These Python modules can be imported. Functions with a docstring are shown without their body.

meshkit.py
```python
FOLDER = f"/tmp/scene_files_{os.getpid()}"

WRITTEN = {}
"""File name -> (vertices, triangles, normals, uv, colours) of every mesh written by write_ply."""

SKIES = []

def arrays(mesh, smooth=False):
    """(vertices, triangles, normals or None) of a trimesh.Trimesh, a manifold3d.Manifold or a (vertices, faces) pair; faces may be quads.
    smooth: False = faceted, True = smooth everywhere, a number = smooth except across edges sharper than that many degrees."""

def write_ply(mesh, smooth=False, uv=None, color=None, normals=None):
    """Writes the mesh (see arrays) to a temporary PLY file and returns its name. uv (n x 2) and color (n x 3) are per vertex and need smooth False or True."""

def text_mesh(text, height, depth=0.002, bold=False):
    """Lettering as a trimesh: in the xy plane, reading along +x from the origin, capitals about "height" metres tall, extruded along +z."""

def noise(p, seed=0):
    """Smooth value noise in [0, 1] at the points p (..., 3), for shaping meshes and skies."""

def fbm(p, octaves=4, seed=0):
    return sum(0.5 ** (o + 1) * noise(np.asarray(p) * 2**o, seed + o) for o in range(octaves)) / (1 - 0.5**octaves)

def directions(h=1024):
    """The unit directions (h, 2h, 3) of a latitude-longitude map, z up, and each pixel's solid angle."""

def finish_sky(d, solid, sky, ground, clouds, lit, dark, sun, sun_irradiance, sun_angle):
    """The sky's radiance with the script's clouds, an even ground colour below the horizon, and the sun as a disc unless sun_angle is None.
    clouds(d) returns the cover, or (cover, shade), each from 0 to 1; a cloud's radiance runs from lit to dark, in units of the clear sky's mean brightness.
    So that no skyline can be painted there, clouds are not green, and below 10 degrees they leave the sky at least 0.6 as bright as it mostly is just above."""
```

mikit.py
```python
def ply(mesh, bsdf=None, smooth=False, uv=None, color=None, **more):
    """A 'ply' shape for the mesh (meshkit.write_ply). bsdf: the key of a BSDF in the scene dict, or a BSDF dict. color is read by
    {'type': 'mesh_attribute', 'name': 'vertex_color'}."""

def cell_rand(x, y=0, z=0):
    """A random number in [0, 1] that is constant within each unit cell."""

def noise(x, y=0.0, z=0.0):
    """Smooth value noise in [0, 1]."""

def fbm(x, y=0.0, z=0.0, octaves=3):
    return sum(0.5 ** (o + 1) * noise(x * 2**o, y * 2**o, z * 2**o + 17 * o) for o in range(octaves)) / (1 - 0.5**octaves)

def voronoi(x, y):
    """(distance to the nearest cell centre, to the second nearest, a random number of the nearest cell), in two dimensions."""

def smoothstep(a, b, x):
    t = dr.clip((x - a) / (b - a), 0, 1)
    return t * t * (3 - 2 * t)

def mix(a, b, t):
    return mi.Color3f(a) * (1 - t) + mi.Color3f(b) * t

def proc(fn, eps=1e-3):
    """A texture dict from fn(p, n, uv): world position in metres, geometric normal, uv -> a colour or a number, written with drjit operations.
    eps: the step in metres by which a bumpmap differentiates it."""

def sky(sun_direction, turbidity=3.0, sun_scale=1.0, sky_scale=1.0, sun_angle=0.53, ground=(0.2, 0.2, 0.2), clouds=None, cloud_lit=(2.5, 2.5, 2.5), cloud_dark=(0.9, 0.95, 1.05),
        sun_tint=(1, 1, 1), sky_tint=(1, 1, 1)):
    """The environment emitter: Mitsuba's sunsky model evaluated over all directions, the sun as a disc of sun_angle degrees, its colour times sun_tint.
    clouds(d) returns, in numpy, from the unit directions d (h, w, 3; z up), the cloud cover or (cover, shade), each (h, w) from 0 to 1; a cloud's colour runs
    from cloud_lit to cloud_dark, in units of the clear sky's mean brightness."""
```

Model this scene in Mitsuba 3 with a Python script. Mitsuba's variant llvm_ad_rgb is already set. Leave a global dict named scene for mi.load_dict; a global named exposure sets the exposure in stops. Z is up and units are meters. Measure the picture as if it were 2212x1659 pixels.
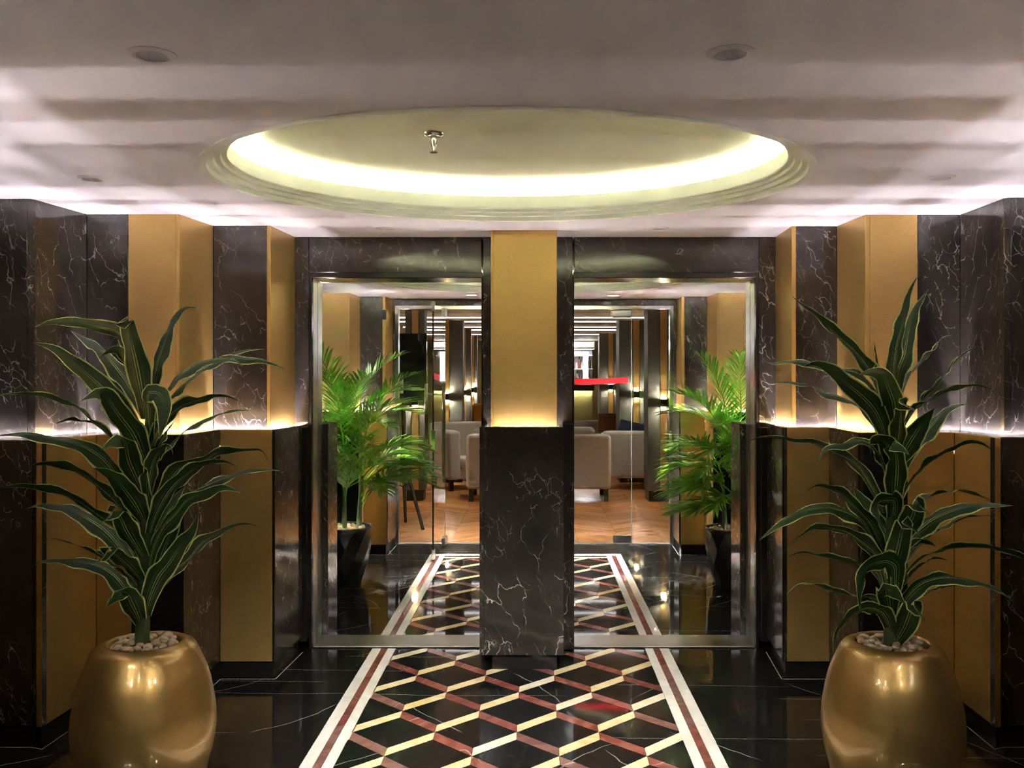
import math, random
import numpy as np, trimesh, drjit as dr, mitsuba as mi, mikit
from mikit import noise, fbm, voronoi, cell_rand, smoothstep, mix
from shapely.geometry import Polygon, LineString, box as sbox
from shapely.ops import unary_union
T = mi.ScalarTransform4f
scene, labels = {}, {}

# ---------------------------------------------------------------- camera, lights' strength, exposure
F, CX, CY, H, K = 1950.0, 1156.0, 831.0, 1.55, 0.951
exposure = 5.95
COVE, LEDGE, SPOT, LOUNGE = 1.2, 17.0, 0.08, 0.14      # all lights low and the exposure high
scene['camera'] = {'type': 'perspective', 'fov': math.degrees(2 * math.atan(1106 / F)), 'fov_axis': 'x', 'near_clip': 0.05, 'far_clip': 100.0,
    'principal_point_offset_x': -(CX - 1106) / 2212, 'principal_point_offset_y': -(CY - 829.5) / 1659,
    'to_world': T().look_at(origin=[0, 0, H], target=[0, 10, H], up=[0, 0, 1])}

def at(px, py, Y):
    return np.array([(px - CX) * Y / F, Y, H - (py - CY) * Y / F])

# ---------------------------------------------------------------- materials
def rgb(*c): return {'type': 'rgb', 'value': list(c)}
def pbr(key, col, rough=0.5, metal=0.0, spec=0.5, **k):
    c = mikit.proc(col) if callable(col) else rgb(*col)
    r = mikit.proc(rough) if callable(rough) else rough
    b = {'type': 'principled', 'base_color': c, 'roughness': r, 'specular': spec, **k}
    if metal: b['metallic'] = metal
    scene[key] = {'type': 'twosided', 'bsdf': b}
    return key

def wall_marble(p, n, uv):
    a = dr.select(dr.abs(n.x) > dr.abs(n.y), p.y + 3.7, p.x)
    b = p.z * 0.8 + a * 0.21
    w1, w2 = fbm(a * 6, b * 6, 3.1) - 0.5, fbm(a * 6, b * 6, 9.7) - 0.5
    h1, h2 = fbm(a * 30, b * 30, 3.0) - 0.5, fbm(a * 30, b * 30, 8.0) - 0.5
    a2, b2 = a + 0.12 * w1 + 0.050 * h1, b + 0.12 * w2 + 0.050 * h2
    br = smoothstep(0.34, 0.66, noise(a * 19, b * 19, 6.0))
    d1, d2, r = voronoi((a2 + b2 * 0.45) * 8.5, (b2 - a2 * 0.3) * 6.2)
    v = (1 - smoothstep(0.0, 0.010 + 0.030 * br * br, d2 - d1)) * smoothstep(0.36, 0.52, noise(a * 4.1, b * 4.1, 5.0)) * (0.25 + 0.75 * br)
    e1, e2, r2 = voronoi(a2 * 17 + 3.0, b2 * 14 + a2 * 5)
    v2 = (1 - smoothstep(0.0, 0.05, e2 - e1)) * smoothstep(0.36, 0.56, noise(a * 5.3, b * 5.3, 1.0)) * smoothstep(0.35, 0.6, noise(a * 27, b * 27, 2.0)) * 0.8
    base = mix((0.012, 0.011, 0.0108), (0.042, 0.035, 0.031), fbm(a * 7, b * 7, 4.0) * noise(a * 2.0, b * 2.0, 4.4) * 1.8)
    return mix(base, (0.46, 0.42, 0.39), dr.minimum(v + v2, 1.0) * (0.36 + 0.34 * smoothstep(0.35, 0.65, noise(a * 1.7, b * 1.3, 15.0))))

def floor_marble(p, n, uv):
    a, b = p.x, p.y
    w = noise(a * 2.2, b * 2.2, 3.1) - 0.5
    w2 = noise(a * 17, b * 17, 3.1) - 0.5
    def family(t, along, seed, width, keep):
        k = dr.floor(t)
        d = dr.abs(t - k - 0.2 - 0.6 * cell_rand(k, seed))
        on = smoothstep(keep, keep + 0.1, noise(along * 1.3 + 5 * seed, k * 7.31, seed))
        return (1 - smoothstep(width * 0.4, width, d)) * on
    v = family(b * 4.6 + a * 0.15 + 0.10 * w + 0.012 * w2, a, 2.0, 0.011, 0.55)
    v = dr.maximum(v, family((b * 0.8 - a * 0.75) * 2.3 + 0.5 * w + 0.03 * w2, a + b, 5.0, 0.008, 0.58))
    v = dr.maximum(v, family((b * 0.55 + a * 0.9) * 1.9 + 0.6 * w + 0.03 * w2, a - b, 9.0, 0.007, 0.60))
    return mix((0.008, 0.008, 0.008), (0.40, 0.39, 0.38), v * 0.6)

def stone(c1, c2, sx, sy):
    def fn(p, n, uv):
        w = noise(p.x * 9, p.y * 9, 1.0) - 0.5
        k = fbm(p.x * sx + 2 * w, p.y * sy + 2 * w, 2.0)
        vv = (1 - smoothstep(0.0, 0.03, dr.abs(noise(p.x * 13 + w, p.y * 9 + w, 8.0) - 0.5))) * smoothstep(0.5, 0.7, noise(p.x * 5, p.y * 5, 3.0))
        return mix(mix(c1, c2, smoothstep(0.3, 0.7, k)), (0.72, 0.62, 0.52), vv * 0.4)
    return fn

def leaf_col(p, n, uv):
    u = dr.abs(uv.x * 2 - 1)
    edge = smoothstep(0.83, 0.91, u)
    s = dr.maximum((1 - smoothstep(0.015, 0.045, dr.abs(u - 0.10))), (1 - smoothstep(0.012, 0.03, dr.abs(u - 0.34))) * 0.45 * (1 - smoothstep(0.2, 0.5, uv.y)))
    s = s * (1 - smoothstep(0.35, 0.75, uv.y)) * 0.62
    st = 0.85 + 0.3 * noise(uv.x * 40, uv.y * 3)
    g = mix((0.011, 0.029, 0.009), (0.021, 0.054, 0.015), noise(p.x * 14, p.y * 14, p.z * 14)) * st
    return mix(g, (0.62, 0.68, 0.24), dr.maximum(edge, s))

def palm_col(p, n, uv):
    return mix((0.055, 0.17, 0.018), (0.17, 0.36, 0.03), noise(p.x * 9, p.y * 9, p.z * 9))

def wood_floor(p, n, uv):
    k = dr.floor(p.x / 0.42)
    sgn = dr.select((k - 2 * dr.floor(k / 2)) > 0.5, 1.0, -1.0)
    fx = p.x - k * 0.42
    t = (p.y + sgn * fx * 0.8) / 0.085
    c = cell_rand(t, k)
    gap = smoothstep(0.0, 0.06, t - dr.floor(t)) * smoothstep(0.0, 0.01, fx)
    g = fbm(p.x * 14 * sgn + p.y * 6, p.y * 3, 1.0)
    return mix((0.28, 0.11, 0.035), (0.52, 0.24, 0.085), c * 0.6 + g * 0.4) * (0.55 + 0.45 * gap)

def wood_slats(p, n, uv):
    t = p.y / 0.12
    k = cell_rand(t, 3)
    e = smoothstep(0.0, 0.08, t - dr.floor(t))
    return mix((0.24, 0.17, 0.115), (0.40, 0.29, 0.20), k) * (0.4 + 0.6 * e)

def brushed(p, n, uv): return 0.26 + 0.10 * noise(p.x * 60, p.y * 60, p.z * 3)

MARBLE = pbr('mat_marble', wall_marble, 0.10, spec=0.5)
FLOORM = pbr('mat_floor_marble', floor_marble, 0.035, spec=0.5)
BLACK = pbr('mat_black_stone', (0.012, 0.011, 0.011), 0.12)
GOLD = pbr('mat_gold', lambda p, n, uv: mix((0.63, 0.40, 0.13), (0.69, 0.445, 0.155), noise(p.x * 160, p.y * 160, p.z * 160)), 0.38, metal=0.72)
GOLDPOT = 'mat_gold_pot'
_gp = mikit.proc(lambda p, n, uv: mix((0.44, 0.265, 0.075), (0.56, 0.35, 0.11), noise(p.x * 420, p.y * 420, p.z * 420)))
scene[GOLDPOT] = {'type': 'twosided', 'bsdf': {'type': 'blendbsdf', 'weight': 0.10, 'first': {'type': 'principled', 'base_color': _gp, 'roughness': 0.36, 'metallic': 0.85, 'specular': 0.5},
    'second': {'type': 'principled', 'base_color': rgb(0.95, 0.88, 0.74), 'roughness': 0.07, 'metallic': 1.0}}}
CHROME = pbr('mat_chrome', (0.62, 0.62, 0.60), 0.10, metal=1.0)
STEEL = pbr('mat_steel', (0.56, 0.55, 0.53), brushed, metal=1.0)
PAINT = pbr('mat_paint', (0.78, 0.752, 0.775), 0.8, spec=0.2)
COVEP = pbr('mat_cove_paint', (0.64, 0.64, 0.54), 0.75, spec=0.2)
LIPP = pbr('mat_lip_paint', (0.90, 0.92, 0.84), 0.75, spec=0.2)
CREAM = [pbr('mat_cream%d' % i, stone(a, b, 6 + 5 * i, 26), 0.06) for i, (a, b) in enumerate([((0.66, 0.52, 0.27), (0.74, 0.62, 0.38)), ((0.70, 0.58, 0.36), (0.62, 0.46, 0.2)), ((0.72, 0.62, 0.42), (0.78, 0.7, 0.54))])]
RED = [pbr('mat_red%d' % i, stone(a, b, 20, 14 + 5 * i), 0.06) for i, (a, b) in enumerate([((0.17, 0.046, 0.036), (0.26, 0.088, 0.066)), ((0.13, 0.042, 0.036), (0.22, 0.065, 0.050)), ((0.22, 0.11, 0.09), (0.16, 0.07, 0.06))])]
WHITE = pbr('mat_white_stone', stone((0.80, 0.75, 0.70), (0.70, 0.66, 0.61), 8, 8), 0.06)
LEAF = pbr('mat_leaf', leaf_col, 0.46, spec=0.25)
STEM = pbr('mat_stem', lambda p, n, uv: mix((0.03, 0.055, 0.02), (0.06, 0.10, 0.035), noise(p.x * 90, p.y * 90, p.z * 12)), 0.45)
PALM = pbr('mat_palm', palm_col, 0.32, spec=0.6)
PEB = [pbr('mat_pebble%d' % i, (lambda c: lambda p, n, uv: mix(c, [v * 0.7 for v in c], noise(p.x * 50, p.y * 50, p.z * 50)))(c), 0.5) for i, c in enumerate([(0.52, 0.37, 0.22), (0.60, 0.46, 0.30), (0.44, 0.30, 0.18), (0.66, 0.53, 0.36)])]
BPOT = pbr('mat_black_pot', (0.010, 0.010, 0.011), 0.16)
WOODF = pbr('mat_wood_floor', wood_floor, 0.22)
SLATS = pbr('mat_wood_slats', wood_slats, 0.7, spec=0.2)
FABRIC = pbr('mat_fabric', lambda p, n, uv: mix((0.46, 0.41, 0.34), (0.54, 0.49, 0.41), noise(p.x * 120, p.y * 120, p.z * 120)), 0.9, spec=0.15, sheen=0.3)
NAVY = pbr('mat_navy', (0.020, 0.026, 0.045), 0.85, spec=0.2)
OCHRE = pbr('mat_ochre', (0.55, 0.28, 0.05), 0.7, spec=0.2)
BROWN = pbr('mat_brown', (0.30, 0.13, 0.06), 0.6)
DARK = pbr('mat_dark', (0.012, 0.011, 0.010), 0.35)
SCREEN = pbr('mat_screen', (0.008, 0.009, 0.009), 0.05)
GREYP = pbr('mat_grey_pillar', (0.105, 0.103, 0.098), 0.6, spec=0.2)
REDV = pbr('mat_red_vinyl', (0.50, 0.008, 0.014), 0.35)
WVIN = pbr('mat_white_vinyl', (0.8, 0.78, 0.75), 0.4)
LGREY = pbr('mat_light_grey', (0.42, 0.43, 0.42), 0.4)
BARW = pbr('mat_bar_white', (0.62, 0.66, 0.72), 0.5)
OLIVE = pbr('mat_olive', (0.30, 0.26, 0.10), 0.5)
BOTTLE = [pbr('mat_bottle%d' % i, c, 0.12) for i, c in enumerate([(0.02, 0.02, 0.02), (0.12, 0.05, 0.03), (0.25, 0.06, 0.05), (0.30, 0.33, 0.35)])]
scene['mat_glass'] = {'type': 'thindielectric', 'int_ior': 1.5}
GLASS = 'mat_glass'

# ---------------------------------------------------------------- helpers
def num(name):
    if name not in scene and name not in labels: return name
    i = 1
    while '%s_%03d' % (name, i) in scene or '%s_%03d' % (name, i) in labels: i += 1
    return '%s_%03d' % (name, i)
def ent(key, mesh, mat, smooth=False, label=None, stuff=False, **k):
    key = num(key)
    scene[key] = mikit.ply(mesh, mat, smooth=smooth, **k)
    if label or stuff:
        labels[key] = {}
        if label: labels[key]['label'] = label
        if stuff: labels[key]['kind'] = 'stuff'
    return key
def thing(name, label, cat, group=None, kind=None):
    key = num(name)
    labels[key] = {'label': label, 'category': cat}
    if group: labels[key]['group'] = group
    if kind: labels[key]['kind'] = kind
    return key
def struct(name, label, cat): return thing(name, label, cat, kind='structure')
def emit(key, mesh, L, label=None, wt=0.1):
    key = num(key)
    scene[key] = mikit.ply(mesh, DARK, emitter={'type': 'area', 'radiance': rgb(*L), 'sampling_weight': float(wt)})
    if label: labels[key] = {'label': label}
    return key
cat = trimesh.util.concatenate
def bevel(x0, x1, y0, y1, z0, z1, b=0.002):
    b = min(b, 0.45 * min(x1 - x0, y1 - y0, z1 - z0))
    P = []
    for x, sx in ((x0, 1), (x1, -1)):
        for y, sy in ((y0, 1), (y1, -1)):
            for z, sz in ((z0, 1), (z1, -1)):
                P += [(x, y + sy * b, z + sz * b), (x + sx * b, y, z + sz * b), (x + sx * b, y + sy * b, z)]
    return trimesh.convex.convex_hull(np.array(P))
def slab(p0, p1, z0, z1, th, s, gap=0.0008, b=0.0015):
    """vertical panel whose face runs along p0-p1 in plan, thickness away from the room (s=1: room on the right hand of p0->p1)"""
    p0, p1 = np.array(p0, float), np.array(p1, float)
    d = p1 - p0; L = np.linalg.norm(d); d /= L
    n = s * np.array([d[1], -d[0]])
    m = bevel(gap, L - gap, 0, th, z0, z1, b)
    M = np.eye(4); M[:2, 0] = d; M[:2, 1] = -n; M[:2, 3] = p0
    m.apply_transform(M)
    if np.linalg.det(M[:3, :3]) < 0: m.invert()
    return m
def prism(poly, z0, z1):
    gs = [g for g in getattr(poly, 'geoms', [poly]) if g.geom_type == 'Polygon' and g.area > 1e-6]
    ms = []
    for g in gs:
        m = trimesh.creation.extrude_polygon(g, z1 - z0, engine='earcut'); m.apply_translation([0, 0, z0]); ms.append(m)
    return cat(ms)
def flat(poly, z):
    m = prism(poly, z - 0.001, z)
    keep = m.face_normals[:, 2] > 0.5
    m.update_faces(keep); m.remove_unreferenced_vertices()
    return m
def lathe(prof, n=64):
    prof = np.array(prof); a = np.arange(n) * 2 * np.pi / n
    V = np.stack([np.outer(prof[:, 0], np.cos(a)), np.outer(prof[:, 0], np.sin(a)), np.repeat(prof[:, 1:2], n, 1)], -1).reshape(-1, 3)
    Fc = []
    for i in range(len(prof) - 1):
        for j in range(n):
            k = (j + 1) % n
            Fc += [(i * n + j, i * n + k, (i + 1) * n + k), (i * n + j, (i + 1) * n + k, (i + 1) * n + j)]
    return trimesh.Trimesh(V, Fc, process=False)
def oval_ring(cx, cy, a, b, prof, n=160):
    """prof: list of (inward offset, z) swept round an ellipse"""
    t = np.arange(n) * 2 * np.pi / n
    V = np.concatenate([np.stack([cx + (a - d) * np.cos(t), cy + (b - d) * np.sin(t), np.full(n, z)], 1) for d, z in prof])
    Fc = []
    for i in range(len(prof) - 1):
        for j in range(n):
            k = (j + 1) % n
            Fc += [(i * n + j, i * n + k, (i + 1) * n + k), (i * n + j, (i + 1) * n + k, (i + 1) * n + j)]
    return trimesh.Trimesh(V, Fc, process=False)
def tube(pts, r, n=8):
    pts = np.array(pts, float); r = np.broadcast_to(r, len(pts))
    t = np.gradient(pts, axis=0); t /= np.linalg.norm(t, axis=1, keepdims=True)
    ref = np.array([0.3, 0.9, 0.1]) if abs(t[0, 2]) > 0.7 else np.array([0, 0, 1.0])
    u = np.cross(t, ref); u /= np.linalg.norm(u, axis=1, keepdims=True); w = np.cross(t, u)
    a = np.arange(n) * 2 * np.pi / n
    V = pts[:, None] + r[:, None, None] * (np.cos(a)[None, :, None] * u[:, None] + np.sin(a)[None, :, None] * w[:, None])
    V = np.vstack([V.reshape(-1, 3), pts[:1], pts[-1:]]); Fc = []; m = len(pts)
    for i in range(m - 1):
        for j in range(n):
            k = (j + 1) % n
            Fc += [(i * n + j, (i + 1) * n + k, i * n + k), (i * n + j, (i + 1) * n + j, (i + 1) * n + k)]
    for j in range(n):
        k = (j + 1) % n
        Fc += [(m * n, j, k), (m * n + 1, (m - 1) * n + k, (m - 1) * n + j)]
    return trimesh.Trimesh(V, Fc, process=False)
def rbox(x0, x1, y0, y1, z0, z1, r):
    import manifold3d as m3
    r = min(r, 0.49 * min(x1 - x0, y1 - y0, z1 - z0))
    ss = [m3.Manifold.sphere(r, 20).translate([x, y, z]) for x in (x0 + r, x1 - r) for y in (y0 + r, y1 - r) for z in (z0 + r, z1 - r)]
    m = m3.Manifold.batch_hull(ss).to_mesh()
    return trimesh.Trimesh(m.vert_properties[:, :3], m.tri_verts)
def spline(pts, n):
    from scipy.interpolate import PchipInterpolator
    pts = np.array(pts, float)
    s = np.concatenate([[0], np.cumsum(np.linalg.norm(np.diff(pts, axis=0), axis=1))]); s /= s[-1]
    return PchipInterpolator(s, pts, axis=0)(np.linspace(0, 1, n))

# ---------------------------------------------------------------- setting: ceilings
ZC, ZV, ZL = 2.415, 2.385, 2.62            # ceiling heights: entrance, vestibule, lounge
YF, YB = K * 5.56, K * 5.84                # the wall with the two doorways: front and back face
YD = 8.79                                  # plane of the glass doors
OV = (-0.109, K * 3.98, 1.253, 0.989)
OV2 = (-0.05, 7.12, 1.28, 1.12)
def ellipse(cx, cy, a, b, n=160):
    t = np.arange(n) * 2 * np.pi / n
    return Polygon(np.stack([cx + a * np.cos(t), cy + b * np.sin(t)], 1))
def oval_cove(root, ov, z, strength):
    cx, cy, a, b = ov
    prof = [(-0.004, z + 0.004), (0.0, z - 0.004), (0.030, z - 0.004), (0.034, z + 0.016), (0.056, z + 0.016), (0.060, z + 0.032), (0.082, z + 0.032), (0.086, z + 0.046)]
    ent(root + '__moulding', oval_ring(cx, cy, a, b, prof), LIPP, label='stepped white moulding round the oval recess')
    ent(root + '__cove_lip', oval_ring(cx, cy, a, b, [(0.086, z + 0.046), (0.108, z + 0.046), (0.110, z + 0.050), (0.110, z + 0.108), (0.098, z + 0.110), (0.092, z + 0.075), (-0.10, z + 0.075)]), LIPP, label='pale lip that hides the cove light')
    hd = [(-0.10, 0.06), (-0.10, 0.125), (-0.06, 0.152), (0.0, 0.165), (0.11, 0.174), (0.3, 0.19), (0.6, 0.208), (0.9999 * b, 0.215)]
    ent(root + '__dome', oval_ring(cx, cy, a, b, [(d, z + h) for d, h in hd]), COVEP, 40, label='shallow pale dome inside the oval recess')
    emit(root + '__light_strip', oval_ring(cx, cy, a, b, [(0.03, z + 0.082), (0.055, z + 0.082)]), [strength * c for c in (1.0, 0.98, 0.80)], 'hidden glowing strip in the cove', 5 if z == ZC else 1.5)
def downlight(name, x, y, z, label, lit=0.0, r=0.062, group=None, spot=None, wt=0.02):
    t = thing(name, label, 'ceiling light', group)
    ring = lathe([(r * 0.66, 0.0), (r * 0.68, -0.006), (r * 0.82, -0.008), (r, -0.002), (r, 0.0)], 40)
    cup = lathe([(r * 0.67, -0.004), (r * 0.60, 0.022), (r * 0.40, 0.036)], 40)
    ring.apply_translation([x, y, z]); cup.apply_translation([x, y, z])
    lens = trimesh.creation.cylinder(r * 0.42, 0.004, sections=32); lens.apply_translation([x, y, z + 0.034])
    ent(t + '__ring', ring, PAINT, 30)
    ent(t + '__reflector', cup, PAINT, 30)
    if lit: emit(t + '__lamp', lens, [0.1 * lit, 0.097 * lit, 0.088 * lit], 'glowing lamp', wt)
    else: ent(t + '__lamp', lens, LGREY)
    if spot:
        scene[num(t.replace('downlight', 'spotbeam'))] = {'type': 'spot', 'to_world': T().look_at(origin=[x, y, z - 0.012], target=list(spot[0]), up=[0, 1, 0]), 'intensity': rgb(*[SPOT * spot[1] * c for c in (1.0, 0.98, 0.90)]), 'cutoff_angle': spot[2], 'beam_width': spot[2] * 0.5, 'sampling_weight': 0.4}

c = struct('ceiling', 'off-white painted entrance ceiling with a large oval light recess', 'ceiling')
holes = [ellipse(*OV)] + [ellipse(x, y, 0.042 if abs(x) < 1.05 or y > 1 else 0.115, 0.042 if abs(x) < 1.05 or y > 1 else 0.115, 24) for x, y in ((-1.002, 2.366), (0.509, 2.353), (-1.857, 3.78), (1.695, 3.765), (-0.831, 5.0), (0.689, 4.99), (-0.75, 0.1), (0.55, 0.1), (-0.75, 1.1), (0.55, 1.1), (-1.5, -0.5), (1.1, -0.5), (-1.5, 0.5), (1.1, 0.5))]
ent(c + '__board', prism(sbox(-3.0, -2.25, 3.0, YB).difference(unary_union(holes)), ZC, ZC + 0.05), PAINT)
oval_cove(c, OV, ZC, COVE)
c = struct('ceiling_001', 'white vestibule ceiling behind the doorways with a second oval recess', 'ceiling')
vl = [(-1.70, 7.30), (1.66, 7.25), (-0.59, 8.35), (0.735, 8.42)]
holes = [ellipse(*OV2)] + [ellipse(x, y, 0.042, 0.042, 24) for x, y in vl]
ent(c + '__board', prism(sbox(-2.8, YB, 2.8, YD + 0.06).difference(unary_union(holes)), ZV, ZV + 0.05), PAINT)
oval_cove(c, OV2, ZV, COVE * 0.8)

# ---------------------------------------------------------------- setting: stepped side walls
def kp(pts): return [(x, K * y) for x, y in pts]
def outline(seq):
    """seq: list of (x, y, material of the segment that ends there)"""
    return [(x, K * y) for x, y, *_ in seq]
def fold_wall(root, up, low, zl, zc, s, led, wt):
    U, Lw = outline(up), outline(low)
    nm = {MARBLE: 'marble_panel', GOLD: 'gold_panel', BLACK: 'black_strip'}
    for i in range(1, len(up)):
        m = up[i][2]; L = math.dist(U[i - 1], U[i])
        nme = 'gold_trim' if (m == GOLD and L < 0.06) else nm[m]
        ent(root + '__' + nme, slab(U[i - 1], U[i], zl - 0.10, zc, 0.025, s), m)
    for i in range(1, len(low)):
        m = low[i][2]
        nme = nm[m]
        ent(root + '__' + nme, slab(Lw[i - 1], Lw[i], 0.092, zl, 0.025, s), m)
    # recessed black plinth
    ring = LineString(Lw)
    region = Polygon(Lw + U[::-1])
    if not region.is_valid: region = region.buffer(0)
    back = LineString(Lw).parallel_offset(0.030, 'left' if s > 0 else 'right', join_style=2)
    pl = back.buffer(0.01, cap_style=2, join_style=2)
    ent(root + '__plinth', prism(pl, 0.0, 0.094), BLACK, label='recessed black plinth')
    ul = LineString(U)
    shelf = region.difference(ul.buffer(0.026, cap_style=2, join_style=2)).difference(LineString(Lw).buffer(0.027, cap_style=2, join_style=2))
    ent(root + '__ledge', cat([prism(shelf, zl - 0.085, zl - 0.003), prism(region.buffer(-0.002), zl - 0.11, zl - 0.10)]), BLACK, label='dark ledge with a light slot')
    strip = region.intersection(ul.buffer(0.0105, cap_style=2, join_style=2).difference(ul.buffer(0.0035, cap_style=2, join_style=2)))
    wash = LineString(U).parallel_offset(0.0245, 'right' if s > 0 else 'left', join_style=2).intersection(region.buffer(-0.004))
    rib = []
    for g in getattr(wash, 'geoms', [wash]):
        c = np.array(g.coords)
        if len(c) < 2: continue
        if np.dot(c[-1] - c[0], np.array(U[-1]) - np.array(U[0])) < 0: c = c[::-1]
        for p, q in zip(c, c[1:]):
            v = [[p[0], p[1], zl - 0.0142], [q[0], q[1], zl - 0.0142], [q[0], q[1], zl - 0.011], [p[0], p[1], zl - 0.011]]
            rib.append(trimesh.Trimesh(v, [[0, 1, 2], [0, 2, 3]] if s < 0 else [[0, 2, 1], [0, 3, 2]], process=False))
    if led: emit(root + '__light_strip', cat([flat(strip, zl - 0.096)] + rib), [led * v for v in (1.0, 0.91, 0.97)], 'glowing strip in the ledge slot', wt)

M_, G_, B_ = MARBLE, GOLD, BLACK
UL = [(-2.95, 4.42), (-2.365, 4.42, M_), (-2.34, 4.44, M_), (-2.276, 4.82, M_), (-2.067, 4.82, M_), (-1.825, 4.82, G_), (-1.808, 4.82, G_), (-1.752, 5.165, G_), (-1.46, 5.165, M_), (-1.44, 5.165, G_), (-1.407, 5.56, G_)]
LL = [(-2.95, 4.06), (-2.15, 4.06, M_), (-2.10, 4.04, M_), (-2.08, 4.50, G_), (-1.915, 4.50, G_), (-1.665, 4.50, B_), (-1.66, 5.0, M_), (-1.385, 5.0, G_), (-1.371, 5.0, B_), (-1.35, 5.50, M_)]
UR = [(2.95, 4.39), (2.20, 4.39, M_), (2.178, 4.41, M_), (2.163, 4.83, M_), (1.946, 4.83, M_), (1.703, 4.83, G_), (1.68, 4.83, G_), (1.646, 5.18, G_), (1.421, 5.18, M_), (1.40, 5.18, G_), (1.407, 5.56, G_)]
LR = [(2.95, 4.06), (2.00, 4.06, M_), (1.957, 4.04, M_), (1.965, 4.45, G_), (1.747, 4.45, G_), (1.513, 4.45, B_), (1.551, 5.0, M_), (1.324, 5.0, G_), (1.302, 5.0, B_), (1.343, 5.50, M_)]
def mirrored(seq):
    """the same folds on the viewer's side of the alcove, facing the other way and set further out"""
    dep = lambda y: float(np.interp(y, [4.06, 4.39, 4.50, 4.83, 5.0, 5.17, 5.5, 5.56], [3.90, 3.54, 3.45, 3.13, 2.93, 2.60, 2.3, 2.1]))
    return [(p[0] + math.copysign(0.32, p[0]), dep(p[1])) + tuple(p[2:]) for p in seq]
wl = struct('wall_left', 'left stepped wall of dark marble and brushed gold panels over a lit ledge', 'wall')
wr = struct('wall_right', 'right stepped wall of dark marble and brushed gold panels over a lit ledge', 'wall')
fold_wall(wl, UL, LL, 1.313, ZC, 1, LEDGE, 16)
fold_wall(wr, UR, LR, 1.325, ZC, -1, LEDGE, 16)
fold_wall(wl, mirrored(UL), mirrored(LL), 1.313, ZC, -1, LEDGE * 0.9, 11)
fold_wall(wr, mirrored(UR), mirrored(LR), 1.325, ZC, 1, LEDGE * 0.9, 11)
for w, sx in ((wl, -1), (wr, 1)):
    ent(w + '__marble_panel', slab((sx * 2.95, K * 3.4), (sx * 2.95, K * 4.6), 0, ZC, 0.03, -sx), MARBLE)
    ent(w + '__marble_panel', slab((sx * 1.74, -2.2), (sx * 1.74, K * 2.46), 0, ZC, 0.03, -sx), MARBLE)
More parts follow.
